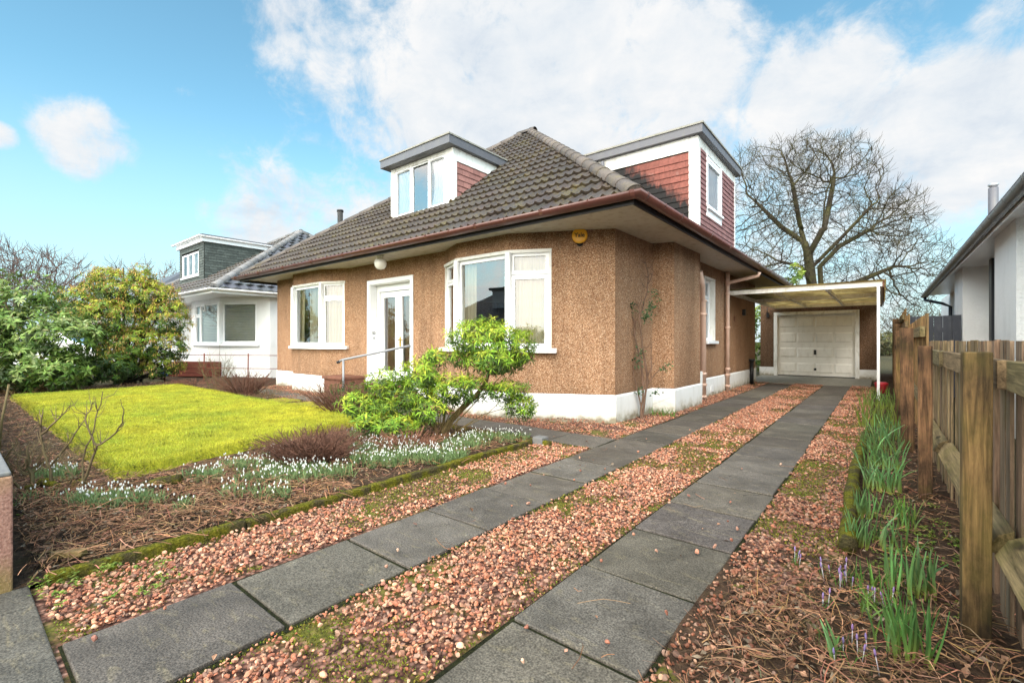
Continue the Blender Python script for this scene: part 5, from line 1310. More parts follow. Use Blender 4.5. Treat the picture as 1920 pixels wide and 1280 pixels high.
limbs = [[tpx(1526, 690), tpx(1522, 560), tpx(1512, 480), tpx(1498, 430)], [tpx(1541, 690, .3), tpx(1545, 560, .4), tpx(1543, 500, .5), tpx(1585, 462, .8), tpx(1650, 430, 1.2)],
         [tpx(1512, 480), tpx(1520, 430, -1), tpx(1515, 380, -1.4)], [tpx(1505, 455), tpx(1470, 425, .5), tpx(1430, 380, .8)], [tpx(1498, 430), tpx(1480, 395, -.6), tpx(1462, 340, -1)],
         [tpx(1520, 500), tpx(1560, 440, -1), tpx(1600, 385, -1.6)], [tpx(1522, 430, -1), tpx(1550, 390, 0), tpx(1570, 335, .5)], [tpx(1525, 545), tpx(1480, 500, -1), tpx(1430, 490, -1.5)], [tpx(1545, 545, .4), tpx(1600, 530, 0), tpx(1660, 500, -.6)]]
grow_tree('sycamore_tree', TB, limbs, cloud(lobes, 7800, 5), 'bark', 'huge bare spreading tree with twin trunks behind the garage', None, .3, .38, 4., .75, .0125, 3, 3, 2.12)
def simple_tree(name, loc, h, w, label, group=None, mat='twig', n=260, seed=1, r_tip=.02, step=.4, twig=.9):
    rg = np.random.default_rng(seed); q = norm(rg.normal(size=(n, 3)))*(rg.random((n, 1))**.4); c = np.array(loc)+np.array([0, 0, h*.6])
    return grow_tree(name, None, [[tuple(loc), tuple(np.array(loc)+np.array([.1, .1, h*.35]))]], [tuple(c+x*np.array([w/2, w/2, h*.4])) for x in q], mat, label, group, step, .6, 6, twig, r_tip, 3, seed)
def ppt(u, d, z=0.): 
    x = (u-960)/CAMF; return (d*(x*CT-ST), d*(x*ST+CT), z)
for i, (u, d, h, w, lab) in enumerate([(255, 48, 9.6, 8, 'bare distant tree showing above the top of the yellow-green shrub'), (320, 52, 10.0, 8, 'bare distant tree just left of the slate dormer'), (1700, 60, 5.5, 9, 'low bare tree far behind the brown fence right of the carport'), (1745, 66, 6.5, 8, 'bare tree far behind, close to the grey gutter end')]):
    simple_tree('bare_tree', ppt(u, d), h, w, lab, 'distant bare trees', 'twig' if i < 2 else 'bark', 420, 30+i, .022, .42, 1.0)
# dome of bare twigs at the far left
loc = np.array(ppt(20, 17)); q = norm(rng.normal(size=(2200, 3)))*(rng.random((2200, 1))**.5)
grow_tree('bare_hedge_tree', None, [[tuple(loc+np.array([.5*math.cos(k), .5*math.sin(k), 0])), tuple(loc+np.array([.9*math.cos(k), .9*math.sin(k), 1.6]))] for k in range(6)], [tuple(loc+np.array([0, 0, 3.0])+x*np.array([2.6, 2.6, 1.75])) for x in q], 'greytwig', 'dense dome of bare grey-brown twigs rising behind the dark evergreen at far left', None, .2, .24, 3., .5, .010, 4, 8, 2.5)
# evergreen scrub behind carport and a far hedge line
def bush(name, cat, label, centers, nros, per, ll, lw, pal, mat='leaf', trunk=None, up=.35, droop=.3, flower=None, seed=0, shell=.75, tilt=1., twigs=0, twigmat='shrubbark', fl_n=0):
    """centers: (x,y,z,rx,ry,rz); rosettes of leaves through the outer volume of the clumps"""
    rg = np.random.default_rng(seed); c0 = np.array(centers); base = (trunk[0] if trunk else (c0[:, 0].mean(), c0[:, 1].mean(), 0)); o = empty(name, label, cat, base)
    vol = c0[:, 3]*c0[:, 4]+c0[:, 5]*c0[:, 3]; idx = rg.choice(len(c0), nros, p=vol/vol.sum()); q = norm(rg.normal(size=(nros, 3))); rad = shell+(1-shell)*rg.random((nros, 1)); rad *= 1+.10*rg.normal(size=(nros, 1))
    P = c0[idx, :3]+q*rad*c0[idx, 3:6]
    # drop what is deep inside another clump
    ins = np.zeros(nros, bool)
    for c in c0: ins |= (((P-c[:3])/c[3:6])**2).sum(1) < .38
    keep = (~ins | (rg.random(nros) < .25)) & (P[:, 2] > .06); P, q = P[keep], q[keep]; n = len(P)
    ax = norm(q+np.array([0, 0, up])+rg.normal(0, .25, (n, 3)))
    m = n*per; Pl = np.repeat(P, per, 0); Ax = np.repeat(ax, per, 0); ang = np.tile(np.arange(per)*2*PI/per, n)+np.repeat(rg.uniform(0, 6.3, n), per)+rg.normal(0, .25, m)
    U1 = norm(np.cross(Ax, rg.normal(size=(m, 3))*0+np.array([.3, .2, .9]))); U2 = np.cross(Ax, U1); rd = U1*np.cos(ang)[:, None]+U2*np.sin(ang)[:, None]
    el = rg.normal(.25, .3, m)[:, None]*tilt; D = norm(rd*np.cos(el)+Ax*np.sin(el)); 
    size = np.repeat(rg.uniform(.75, 1.2, n), per)
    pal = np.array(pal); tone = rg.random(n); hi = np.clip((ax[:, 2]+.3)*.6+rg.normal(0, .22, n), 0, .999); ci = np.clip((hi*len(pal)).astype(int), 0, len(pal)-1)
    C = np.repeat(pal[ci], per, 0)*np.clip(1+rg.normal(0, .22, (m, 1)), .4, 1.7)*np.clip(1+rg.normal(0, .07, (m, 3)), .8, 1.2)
    V, F, Cc = leaves_mesh(Pl, D, Ax, ll*size*rg.uniform(.7, 1.2, m), lw*size*rg.uniform(.8, 1.2, m), C, .12, droop)
    npmesh('foliage', V, F, Cc, mat, o)
    if flower is not None:   # upright sprays above the top rosettes
        k = np.where((ax[:, 2] > .25) & (rg.random(n) < fl_n))[0]; per2 = 16; Pf = np.repeat(P[k]+ax[k]*.03, per2, 0)+rg.normal(0, .035, (len(k)*per2, 3)); D = norm(np.repeat(ax[k], per2, 0)*.2+rg.normal(0, .6, (len(Pf), 3))+np.array([0, 0, -.1]))
        fc = np.array(flower)[rg.integers(0, len(flower), len(k))]; V, F, Cc = leaves_mesh(Pf, D, np.tile([[0, 0, 1.]], (len(Pf), 1)), rg.uniform(.05, .10, len(Pf)), rg.uniform(.012, .022, len(Pf)), np.repeat(fc, per2, 0)*np.clip(1+rg.normal(0, .25, (len(Pf), 1)), .4, 1.6), .1, .5); npmesh('flower_sprays', V, F, Cc, 'leafmat', o)
    if trunk:
        mb = MB(); rp = random.Random(seed)
        st_ = Vector(trunk[0])
        for c in c0:
            tgt = Vector(c[:3]); 
            for _ in range(trunk[2]):
                e = tgt+Vector((rp.gauss(0, c[3]*.4), rp.gauss(0, c[4]*.4), rp.gauss(0, c[5]*.3))); s0 = st_+Vector((rp.gauss(0, trunk[1]), rp.gauss(0, trunk[1]), 0)); md = s0.lerp(e, .5)+Vector((rp.gauss(0, .06), rp.gauss(0, .06), rp.gauss(.02, .06)))
                r = trunk[3]*rp.uniform(.6, 1.1); mb.tube([s0, s0.lerp(md, .5)+Vector((rp.gauss(0, .03), rp.gauss(0, .03), 0)), md, md.lerp(e, .5), e], [r, r*.85, r*.65, r*.45, r*.2], 6, False)
        mb.build('stem', twigmat, o)
        if twigs:
            mb = MB()
            for i in rg.choice(n, min(twigs, n), False):
                e = Vector(P[i]); c = min(c0, key=lambda c: (Vector(c[:3])-e).length); s0 = Vector(c[:3]).lerp(e, .25)+Vector((0, 0, -.1*c[5])); md = s0.lerp(e, .55)+Vector((0, 0, -.03)); mb.tube([s0, md, e], [trunk[3]*.28, trunk[3]*.2, trunk[3]*.1], 4, False)
            tag(mb.build('branch', twigmat, o), kind='stuff')
    return o
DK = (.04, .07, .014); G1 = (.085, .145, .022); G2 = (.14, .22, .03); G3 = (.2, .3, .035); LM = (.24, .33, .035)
def around(loc, items):
    """clump list given as offsets to picture-right, away, up"""
    L = np.array(loc); return [tuple(L+RAX*a+FAX*d+np.array([0, 0, z]))+(rx, rx, rz) for a, d, z, rx, rz in items]
# dark rhododendron, far left
l0 = ppt(60, 10.6)
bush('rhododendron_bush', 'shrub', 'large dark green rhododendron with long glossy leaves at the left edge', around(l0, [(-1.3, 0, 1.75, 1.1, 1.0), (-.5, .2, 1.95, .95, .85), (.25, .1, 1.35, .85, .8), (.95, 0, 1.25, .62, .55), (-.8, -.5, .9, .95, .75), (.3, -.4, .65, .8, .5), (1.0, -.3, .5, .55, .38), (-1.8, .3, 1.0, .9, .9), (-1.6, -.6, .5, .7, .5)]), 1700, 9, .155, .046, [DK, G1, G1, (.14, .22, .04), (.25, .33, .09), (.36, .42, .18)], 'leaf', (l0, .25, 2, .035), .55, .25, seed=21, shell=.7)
l1 = ppt(233, 13.2)
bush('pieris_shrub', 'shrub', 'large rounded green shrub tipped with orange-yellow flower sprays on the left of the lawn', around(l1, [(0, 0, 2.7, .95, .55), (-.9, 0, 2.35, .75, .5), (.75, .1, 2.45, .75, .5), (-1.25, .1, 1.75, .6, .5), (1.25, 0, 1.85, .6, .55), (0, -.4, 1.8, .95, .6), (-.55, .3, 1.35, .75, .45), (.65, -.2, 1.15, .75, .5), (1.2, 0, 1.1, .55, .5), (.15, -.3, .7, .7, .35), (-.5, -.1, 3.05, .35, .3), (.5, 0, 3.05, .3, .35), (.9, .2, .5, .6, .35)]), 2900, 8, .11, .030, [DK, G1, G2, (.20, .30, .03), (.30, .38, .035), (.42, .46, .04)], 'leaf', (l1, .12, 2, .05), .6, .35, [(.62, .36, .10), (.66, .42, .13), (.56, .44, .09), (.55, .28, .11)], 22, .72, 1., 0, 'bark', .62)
l2 = ppt(300, 14.5)
bush('laurel_bush', 'shrub', 'dark low evergreen filling the gap under and between the two big left shrubs', around(ppt(130, 11.8), [(-.4, .2, .5, .6, .45), (.3, 0, .45, .55, .4), (.9, .3, .5, .5, .4)]), 420, 8, .12, .038, [DK, DK, G1, G2], 'leaf', (ppt(130, 11.8), .2, 2, .02), .4, .3, seed=23)
# lime-leaved shrub in front of the house
l3 = np.array((-4.17, 3.84, .03))
bl = around(l3, [(.62, .05, 1.17, .40, .27), (.35, 0, 1.22, .30, .24), (.88, .1, 1.08, .28, .26), (.62, -.1, .95, .34, .18), (.25, .1, 1.0, .2, .16)])
gl_ = around(l3, [(-.95, -.1, .42, .24, .16), (-.7, -.1, .68, .24, .17), (-.35, -.1, .55, .36, .24), (-.62, 0, .42, .32, .2), (-.8, -.15, .25, .26, .16), (-.25, -.25, .78, .24, .18), (-.1, .1, .95, .18, .12), (.1, -.1, .6, .28, .2), (.4, -.1, .62, .22, .18), (.78, -.05, .58, .26, .14), (.95, 0, .38, .22, .16), (-.45, -.3, .22, .3, .12), (-.1, -.3, .4, .25, .16)])
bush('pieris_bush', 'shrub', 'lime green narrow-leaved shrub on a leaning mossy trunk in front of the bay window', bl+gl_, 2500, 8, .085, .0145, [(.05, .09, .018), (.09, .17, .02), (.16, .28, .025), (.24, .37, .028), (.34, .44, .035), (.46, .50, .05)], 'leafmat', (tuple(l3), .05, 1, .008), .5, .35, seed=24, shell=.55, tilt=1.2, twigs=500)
shrub = bpy.data.objects['pieris_bush']
mb = MB(); R3 = lambda a, d, z: Vector(l3)+Vector(RAX)*a+Vector(FAX)*d+Vector((0, 0, z))
mb.tube([R3(-.02, 0, -.03), R3(.03, 0, .10), R3(.10, .02, .21), R3(.24, .03, .36), R3(.40, .05, .50), R3(.52, .05, .66), R3(.58, .05, .86), R3(.6, .05, 1.1)], [.05, .043, .038, .036, .031, .024, .018, .008], 9, False)
mb.tube([R3(.36, .04, .47), R3(.33, .02, .62), R3(.30, 0, .85), R3(.34, 0, 1.1)], [.018, .015, .012, .006], 6, False)
mb.tube([R3(-.06, -.03, 0), R3(-.09, -.03, .2), R3(-.16, -.06, .40), R3(-.3, -.1, .58)], [.022, .02, .016, .008], 6, False); mb.tube([R3(-.02, .03, 0), R3(.02, .05, .3), R3(.05, .05, .55), R3(.0, .05, .8)], [.018, .015, .012, .006], 6, False)
mb.build('trunk', 'shrubbark', shrub)
# dark little bush by the steps
bush('evergreen_bush', 'shrub', 'small dark evergreen bush at the foot of the grey handrail', around((-7.45, 4.55, 0), [(0, 0, .26, .30, .24), (.35, .1, .24, .28, .2), (-.2, .1, .2, .22, .18)]), 330, 7, .05, .02, [DK, G1, (.05, .08, .02), (.09, .10, .03)], 'leaf', ((-7.45, 4.55, 0), .08, 2, .012), .4, .25, seed=25)
bush('ivy_scrub', 'shrub', 'patch of bright green ivy and scrub at the foot of the great bare tree', around(ppt(1470, 27), [(-.6, 0, 3.2, 1.0, .9), (.3, 0, 4.2, .7, 1.1), (.8, 0, 5.3, .4, .7), (-1.6, 0, 2.6, 1.0, .8)]), 260, 7, .22, .11, [G1, (.08, .13, .02), (.17, .22, .03)], 'leafmat', (ppt(1470, 27), .3, 2, .05), .4, .3, seed=26, shell=.3)
for i, (u, d, w_, h_, lab) in enumerate([(1670, 40, 2.6, 1.6, 'olive hedge far behind the carport post'), (1720, 46, 3.6, 1.9, 'olive hedge seen above the dark grey fence')]):
    bush('hedge', 'hedge', lab, around(ppt(u, d), [(k*w_*.35, .2*k, h_*.6, w_*.42, h_*.75) for k in range(-3, 4)]), 1100, 6, .22, .09, [(.05, .05, .02), (.09, .09, .03), (.14, .13, .05)], 'leafmat', (ppt(u, d), .4, 1, .03), .3, .3, seed=27+i, shell=.6)
# slim green growth in the slot between house and garage
bush('slot_shrub', 'shrub', 'thin leafy shrub seen in the gap between the house corner and the garage', around((-3.7, 19.5, 0), [(0, 0, .8, .4, .8), (-.3, .3, 1.6, .4, .8)]), 260, 6, .09, .05, [G1, G2, (.16, .22, .03)], 'leafmat', ((-3.7, 19.5, 0), .1, 2, .02), .3, .3, seed=29)

# bare twiggy shrubs
def twig_shrub(name, label, c, h, w, n, mat, spread=.9, r=.006, branchy=.7, seed=0, group=None, cat='shrub', flat=1.):
    rp = random.Random(seed); o = empty(name, label, cat, tuple(c), group); mb = MB(); c = Vector(c)
    for i in range(n):
        a = rp.uniform(0, 2*PI); s = math.sqrt(rp.random()); b = c+Vector((math.cos(a)*w*.22*s, math.sin(a)*w*.22*s, -.03)); lean = s*spread*w*.4; hh = h*rp.uniform(.6, 1.05)*(1-.25*s*flat)
        e = b+Vector((math.cos(a)*lean+rp.gauss(0, .03), math.sin(a)*lean+rp.gauss(0, .03), hh)); md = b.lerp(e, .5)+Vector((rp.gauss(0, .025), rp.gauss(0, .025), hh*.06)); rr = r*rp.uniform(.7, 1.2)
        pts = [b, b.lerp(md, .5)+Vector((rp.gauss(0, .01), rp.gauss(0, .01), 0)), md, md.lerp(e, .5)+Vector((rp.gauss(0, .012), rp.gauss(0, .012), .01)), e]
        mb.tube(pts, [rr, rr*.85, rr*.7, rr*.5, rr*.3], 4, False)
        for k in range(5):
            if rp.random() < branchy:
                t = rp.uniform(.35, .95); p = b.lerp(e, t); d = (e-b).normalized()*rp.uniform(.4, 1)+Vector((rp.gauss(0, .5), rp.gauss(0, .5), rp.gauss(.1, .3))); d.normalize(); l = h*rp.uniform(.08, .25); q = p+d*l*.5; mb.tube([p, q, q+(d+Vector((rp.gauss(0, .2), rp.gauss(0, .2), .3)))*l*.5], [rr*.5, rr*.4, rr*.2], 3, False)
    mb.build('stems', mat, o); return o
twig_shrub('bare_spirea', 'brown bare twiggy shrub fanning up in front of the entrance steps', (-6.7, 4.12, .02), .66, 1.15, 120, 'darktwig', 1.25, .0085, .8, 41)
twig_shrub('bare_spirea', 'dense brown bare shrub between the far lawn corner and the left bay', (-10.9, 4.2, .02), .60, .95, 130, 'darktwig', 1.2, .010, .8, 42)
twig_shrub('bare_rose', 'thin pale straggly rose stems standing before the red planter', (-12.9, 4.35, .02), 1.15, .9, 22, 'canes', 1.0, .007, 1., 43)
twig_shrub('bare_spirea', 'low cut-back brown shrub standing between snowdrops at the lawn edge', (-4.28, 2.27, .03), .39, .74, 330, 'darktwig', 1.3, .006, .7, 44)
twig_shrub('bare_spirea', 'short reddish cut stems below the lime green shrub', (-3.95, 3.15, .03), .28, .62, 170, 'redtwig', 1.2, .0055, .6, 45)
twig_shrub('bare_spirea', 'faint thin stems at the far side of the lawn right of the brown shrub', (-9.9, 4.3, .02), .35, .5, 30, 'canes', 1.2, .004, .6, 46)
twig_shrub('heather_clump', 'low pinkish heather clump in the bed beyond the far lawn edge', (-14.6, 4.35, .02), .25, .9, 120, 'redtwig', 1.3, .004, .8, 47)
twig_shrub('dry_fern_clump', 'clump of dry brown stems behind the stone wall at the left', (-5.9, .42, .03), .34, .8, 70, 'canes', 1.3, .004, .8, 48)
# old pruned rose in the front bed
def rose(label, c, canes, mat='canes', name='rose_bush', seed=5, moss=True):
    rp = random.Random(seed); o = empty(name, label, 'shrub', tuple(c)); mb = MB(); c = np.array(c, float)
    for pl_, r in canes:
        P = [Vector(c+RAX*a+FAX*d+np.array([0, 0, z])) for a, d, z in pl_]; Q = []
        for i in range(len(P)-1):
            for k in range(3): Q.append(P[i].lerp(P[i+1], k/3)+(Vector((rp.gauss(0, .006), rp.gauss(0, .006), rp.gauss(0, .006))) if k else Vector()))
        Q.append(P[-1]); m = len(Q); r *= 1.7 if name == 'climbing_rose' else .95; mb.tube(Q, [r*(1-.65*i/(m-1)) for i in range(m)], 6, False)
        for _ in range(3+len(P)):
            i = rp.randrange(m//3, m); p = Q[i]; d = Vector((rp.gauss(0, 1), rp.gauss(0, 1), rp.uniform(.2, 1.4))).normalized(); l = rp.uniform(.04, .14); mb.tube([p, p+d*l*.6, p+(d+Vector((0, 0, .5)))*l], [r*.4, r*.3, r*.12], 4, False)
    mb.build('stem', mat, o)
    if moss:
        mb = MB(); 
        for k in range(5):
            a = Vector(c+RAX*rp.gauss(-.1, .14)+FAX*rp.gauss(0, .06)+np.array([0, 0, .0])); b = a+Vector(RAX)*rp.uniform(-.2, .2)+Vector((0, 0, rp.uniform(.02, .09))); mb.tube([a, a.lerp(b, .5)+Vector((0, 0, .03)), b], [.028, .026, .016], 7)
        mb.build('stump', 'moss', o)
    return o
rose('bare mossy-stumped rose bush with crooked canes between the stone wall and the lawn corner', (-4.95, .62, .03), [
    ([(.12, 0, 0), (.19, 0, .22), (.24, .0, .36), (.34, 0, .42), (.44, 0, .54), (.45, 0, .64)], .011), ([(.24, 0, .36), (.19, 0, .45), (.14, .02, .6), (.22, 0, .7)], .008), ([(.12, 0, .05), (.1, .05, .3), (.16, .05, .44), (.2, .05, .62), (.26, .03, .78)], .008),
    ([(-.1, 0, 0), (-.12, 0, .18), (-.17, 0, .30), (-.2, 0, .46), (-.19, 0, .58)], .013), ([(-.2, 0, .44), (-.08, 0, .55), (.02, 0, .66)], .009), ([(-.12, 0, .2), (.0, 0, .35), (.1, 0, .5), (.14, .02, .6)], .008), ([(-.25, 0, 0), (-.3, 0, .2), (-.3, 0, .36)], .016), ([(-.35, 0, .02), (-.5, 0, .2), (-.42, 0, .34), (-.36, 0, .44)], .009), ([(-.45, 0, 0), (-.55, 0, .25), (-.6, .0, .42)], .010), ([(-.02, 0, 0), (.06, 0, .12), (-.05, 0, .28), (.02, .0, .42)], .008)])
# climbing rose on the pebbledash
cl = rose('sparse climbing rose with few green leaves trained up the pebbledash corner wall', (-2.93, 6.85, 0), [
    ([(0, 0, 0), (.03, 0, .5), (.0, 0, .9), (-.08, 0, 1.2), (-.1, 0, 1.5), (-.19, 0, 1.7), (-.22, 0, 1.85)], .010), ([(.02, 0, 0), (.10, 0, .6), (.02, 0, 1.1), (-.02, 0, 1.6), (.09, 0, 1.95), (.12, .02, 2.2), (.08, .02, 2.42)], .010), ([(.12, .02, 2.1), (.2, .02, 2.3), (.17, .02, 2.4)], .005), ([(.02, 0, .5), (.16, 0, .8), (.16, 0, 1.1)], .006), ([(.05, 0, .45), (.22, .0, .7), (.36, 0, .8)], .006), ([(-.02, 0, 1.55), (-.04, 0, 1.72), (.02, 0, 1.85)], .006), ([(0, 0, .2), (-.12, 0, .7), (-.1, 0, 1.0)], .006)], 'twig', 'climbing_rose', 9, False)
rg = np.random.default_rng(3); cc = np.array([(-.20, 1.75), (-.18, 1.65), (.10, 1.72), (.06, 1.6), (.17, 1.85), (.12, 1.7), (-.06, 1.02), (-.08, .88), (.36, .8), (-.06, .42), (.22, .42), (.18, 1.95), (.04, 1.55)]); NL = 230; idx = rg.integers(0, len(cc), NL)
P = np.array((-2.93, 6.85, 0))+RAX*(cc[idx, 0]+rg.normal(0, .035, NL))[:, None]+np.array([0, 0, 1.])*(cc[idx, 1]+rg.normal(0, .045, NL))[:, None]+np.stack([rg.uniform(0, .07, NL), rg.normal(0, .02, NL), np.zeros(NL)], 1)
V, F, Cc = leaves_mesh(P, norm(rg.normal(size=(NL, 3))+np.array([.3, -.3, -.3])), np.tile([[.6, -.5, .6]], (NL, 1)), rg.uniform(.035, .07, NL), rg.uniform(.02, .035, NL), jit((.05, .10, .035), NL, .35), .1, .2); npmesh('foliage', V, F, Cc, 'leaf', cl)
# cane at the far left, fallen mossy log, crosier odds and ends
mb = MB(origin=(-4.9, .30, 0)); a = Vector(ppt(-6, 4.0, .35)); mb.tube([Vector(ppt(-4, 4.3, .0)), Vector(ppt(3, 4.3, .45)), Vector(ppt(17, 4.3, .80))], .009, 6); tag(mb.build('garden_cane', 'canes'), 'thin leaning brown garden cane at the left edge beyond the stone wall', 'cane')
mb = MB(origin=(-4.45, 1.12, .05)); mb.sm = True; c = Vector((-4.45, 1.12, .06)); mb.tube([c-Vector(RAX)*.16, c-Vector(RAX)*.05+Vector((0, 0, .02)), c+Vector(RAX)*.13+Vector((0, 0, .05))], [.03, .042, .036], 10); tag(mb.build('mossy_log', 'moss'), 'short dark mossy log lying at the lawn edge among snowdrops', 'log')
mb = MB(origin=(-3.6, .7, .05)); mb.obox(Vector((-3.42, .36, .05)), Vector(RAX)*.17+Vector((0, 0, .015)), Vector(FAX)*.045, (0, 0, .035)); tag(mb.build('wood_offcut', 'stone', bevel=.008), 'flat piece of broken pinkish stone on the soil by the kerb', 'stone')
mb = MB(); mb.lathe((-.02, 13.6, .0), [(.10, 0), (.13, .22), (.14, .24), (.09, .27)], 14); tag(mb.build('garden_tub', 'red'), 'small red plastic tub at the foot of the far fence', 'tub')

# ------------------------------------------------------------------ spring bulbs
def blades_obj(name, label, cat, c, rad, n, hmin, hmax, w, col, base_c, lean=.12, group=None, ell=None, tip=.15, arch=0.):
    rg = np.random.default_rng(abs(hash(label)) % 99991 if False else sum(map(ord, label)))
    r = rad*np.sqrt(rg.random(n)); a = rg.uniform(0, 2*PI, n); ex = ell or (1, 1)
    P = np.array(c)+RAX*(r*np.cos(a)*ex[0])[:, None]+FAX*(r*np.sin(a)*ex[1])[:, None]; L = rg.uniform(hmin, hmax, n)
    D = np.stack([rg.normal(0, lean, n), rg.normal(0, lean, n), np.ones(n)], 1); bend = np.stack([rg.normal(0, .03+arch, n), rg.normal(0, .03+arch, n), -np.abs(rg.normal(0, arch*.7, n))], 1)
    C = np.array(col)*np.clip(1+rg.normal(0, .25, (n, 1)), .5, 1.6)*np.clip(1+rg.normal(0, .08, (n, 3)), .8, 1.2)
    return P, D, L, np.full(n, w)*rg.uniform(.75, 1.2, n), C, bend, np.array(base_c), tip
def daffodil(label, c, rad, n, h, w=.013, group='daffodil shoots along the fence border', name='daffodil_clump', col=(.13, .25, .085), lean=.09, arch=.0, ell=None):
    o = empty(name, label, 'plant', tuple(c), group); P, D, L, W, C, bend, bc, tip = blades_obj(name, label, '', c, rad, n, h*.6, h, w, col, (.30, .34, .06), lean, None, ell, .25, arch)
    V, F, Cc = blades_mesh(P, D, L, W, C, bend, 4, tip, bc); npmesh('leaves', V, F, Cc, 'blade', o); return o
daffodil('thick upright clump of blue-green daffodil shoots nearest the big fence post', (.10, 2.88, .01), .09, 46, .27)
daffodil('spreading green daffodil shoots at the bottom edge, in front of the big fence post', (.06, 2.30, .01), .10, 46, .25, .011, col=(.09, .19, .05), lean=.16)
daffodil('row of short daffodil shoots just beyond the end of the edging log', (-.02, 3.42, .01), .13, 34, .21, ell=(1.4, .5))
daffodil('few slim shoots close beside the near end of the edging log', (-.11, 3.36, .01), .05, 12, .24, .011)
daffodil('large drooping blue-green daffodil clump beside the middle of the log', (.0, 4.75, .01), .14, 60, .30, .014, arch=.05)
daffodil('arching leafy daffodil clump in front of the third fence post', (-.01, 5.55, .01), .16, 60, .33, .014, arch=.05)
daffodil('dense daffodil clump half way along the fence border', (-.02, 6.4, .01), .18, 60, .34, .014, arch=.03)
daffodil('yellow-green leafy clump past the far end of the log', (-.03, 8.2, .01), .25, 80, .42, .014, col=(.16, .22, .04), arch=.03)
daffodil('bright green clump under the carport post', (-.05, 10.6, .01), .28, 90, .4, .014, col=(.14, .22, .05), arch=.03)
daffodil('thin green shoots among the crocuses', (-.06, 2.72, .01), .10, 22, .17, .008, col=(.10, .20, .04), lean=.15)
daffodil('single broad blue-green shoot group at the very bottom edge of the border', (-.12, 2.12, .01), .05, 7, .14, .016)
daffodil('low yellow-green shoots between the log and the third fence post', (.08, 4.05, .01), .10, 34, .17, .010, col=(.16, .26, .05), lean=.15)
daffodil('slender green shoots in front of the second fence post', (.12, 3.85, .01), .06, 20, .2, .010, col=(.11, .22, .06))
daffodil('loose grassy green tuft left of the big fence post', (.0, 2.52, .01), .08, 30, .13, .008, col=(.15, .27, .05), lean=.3)
daffodil('blue-green clump hugging the log just past its near end', (-.09, 3.95, .01), .08, 30, .22, .012)
daffodil('dense green clump between the second and third fence posts', (.05, 7.2, .01), .2, 60, .34, .014, arch=.03)
daffodil('tuft of fresh green blades at the foot of the climbing rose', (-2.75, 7.25, .0), .22, 60, .16, .010, None, 'grass_tuft', (.10, .2, .04), .25)
daffodil('blue-green shoots beneath the dark evergreen by the lawn', (-6.2, 4.05, .03), .10, 26, .2, .013, None)
def crocus(label, c, rad, n):
    o = empty('crocus_clump', label, 'flower', tuple(c), 'crocuses in the fence border'); P, D, L, W, C, bend, bc, tip = blades_obj('', label, '', c, rad, n*4, .05, .12, .003, (.10, .2, .04), (.25, .3, .1), .25)
    V, F, Cc = blades_mesh(P, D, L, W, C, bend, 2, .1); npmesh('leaves', V, F, Cc, 'blade', o)
    rp = random.Random(len(label)); mb = MB()
    st = MB()
    for i in range(n):
        a = rp.uniform(0, 6.28); r = rad*math.sqrt(rp.random()); b = Vector(c)+Vector((r*math.cos(a), r*math.sin(a), 0)); t = Vector((rp.gauss(0, .12), rp.gauss(0, .12), 1)).normalized(); h = rp.uniform(.04, .075)
        fl = MB(); fl.col = (.40*rp.uniform(.85, 1.15), .27, .56); fl.lathe(b+t*h, [(.0018, 0), (.0036, .008), (.004, .014), (.003, .022), (.0007, .027)], 7, t); fl.col = (.62, .58, .62); fl.tube([b, b+t*h], .0017, 5); fl.build('flower', 'petal', o)
    return o
for o_ in ((' pale purple crocus buds in a loose group left of the shoots', (-.16, 2.78, .015), .10, 11), ('pair of purple crocus buds standing alone at the gravel edge', (-.36, 2.86, .015), .025, 3), ('pair of purple crocus buds in the dead stems', (-.19, 2.45, .015), .03, 3), ('purple crocus buds at the bottom edge of the picture', (-.10, 2.16, .015), .12, 7), ('small group of purple crocuses beside the upright clump', (-.02, 2.62, .015), .06, 5)): crocus(o_[0].strip(), *o_[1:])
def snowdrops(label, c, a, d, n, h=.13):
    """drift of snowdrops: a, d half extents to picture-right and away"""
    o = empty('snowdrop_drift', label, 'flowers', tuple(c), 'snowdrop drifts in the left bed')
    rg = np.random.default_rng(sum(map(ord, label))); r = np.sqrt(rg.random(n)); t = rg.uniform(0, 2*PI, n)
    B = np.array(c)+RAX*(r*np.cos(t)*a)[:, None]+FAX*(r*np.sin(t)*d)[:, None]+np.array([0, 0, .0])
    k = 5; P = np.repeat(B, k, 0)+rng.normal(0, .009, (n*k, 3))*np.array([1, 1, 0]); m = n*k
    V, F, Cc = blades_mesh(P, np.stack([rg.normal(0, .22, m), rg.normal(0, .22, m), np.ones(m)], 1), rg.uniform(.6, 1.0, m)*h*.85, np.full(m, .0075), np.array((.17, .25, .10))*np.clip(1+rg.normal(0, .25, (m, 1)), .5, 1.6), np.stack([rg.normal(0, .02, m), rg.normal(0, .02, m), np.zeros(m)], 1), 2, .3); npmesh('leaves', V, F, Cc, 'blade', o)
    # hanging white bells
    V0, f0 = ico(0); V0 = V0*np.array([.0052, .0052, .0105]); V0[V0[:, 2] > .005] *= np.array([.6, .6, 1]); H = B+np.stack([rg.normal(0, .02, n), rg.normal(0, .02, n), h*rg.uniform(.6, 1.12, n)], 1)
    nb = max(4, int(n*.62)); VV = (H[:nb, None]+V0[None]).reshape(-1, 3); FF = (np.arange(nb)[:, None, None]*len(V0)+f0[None]).reshape(-1, 3); tag(npmesh('bells', VV, FF, np.full((len(VV), 3), .8)*np.array([1, 1, .96]), 'petal', o), kind='stuff')
    return o
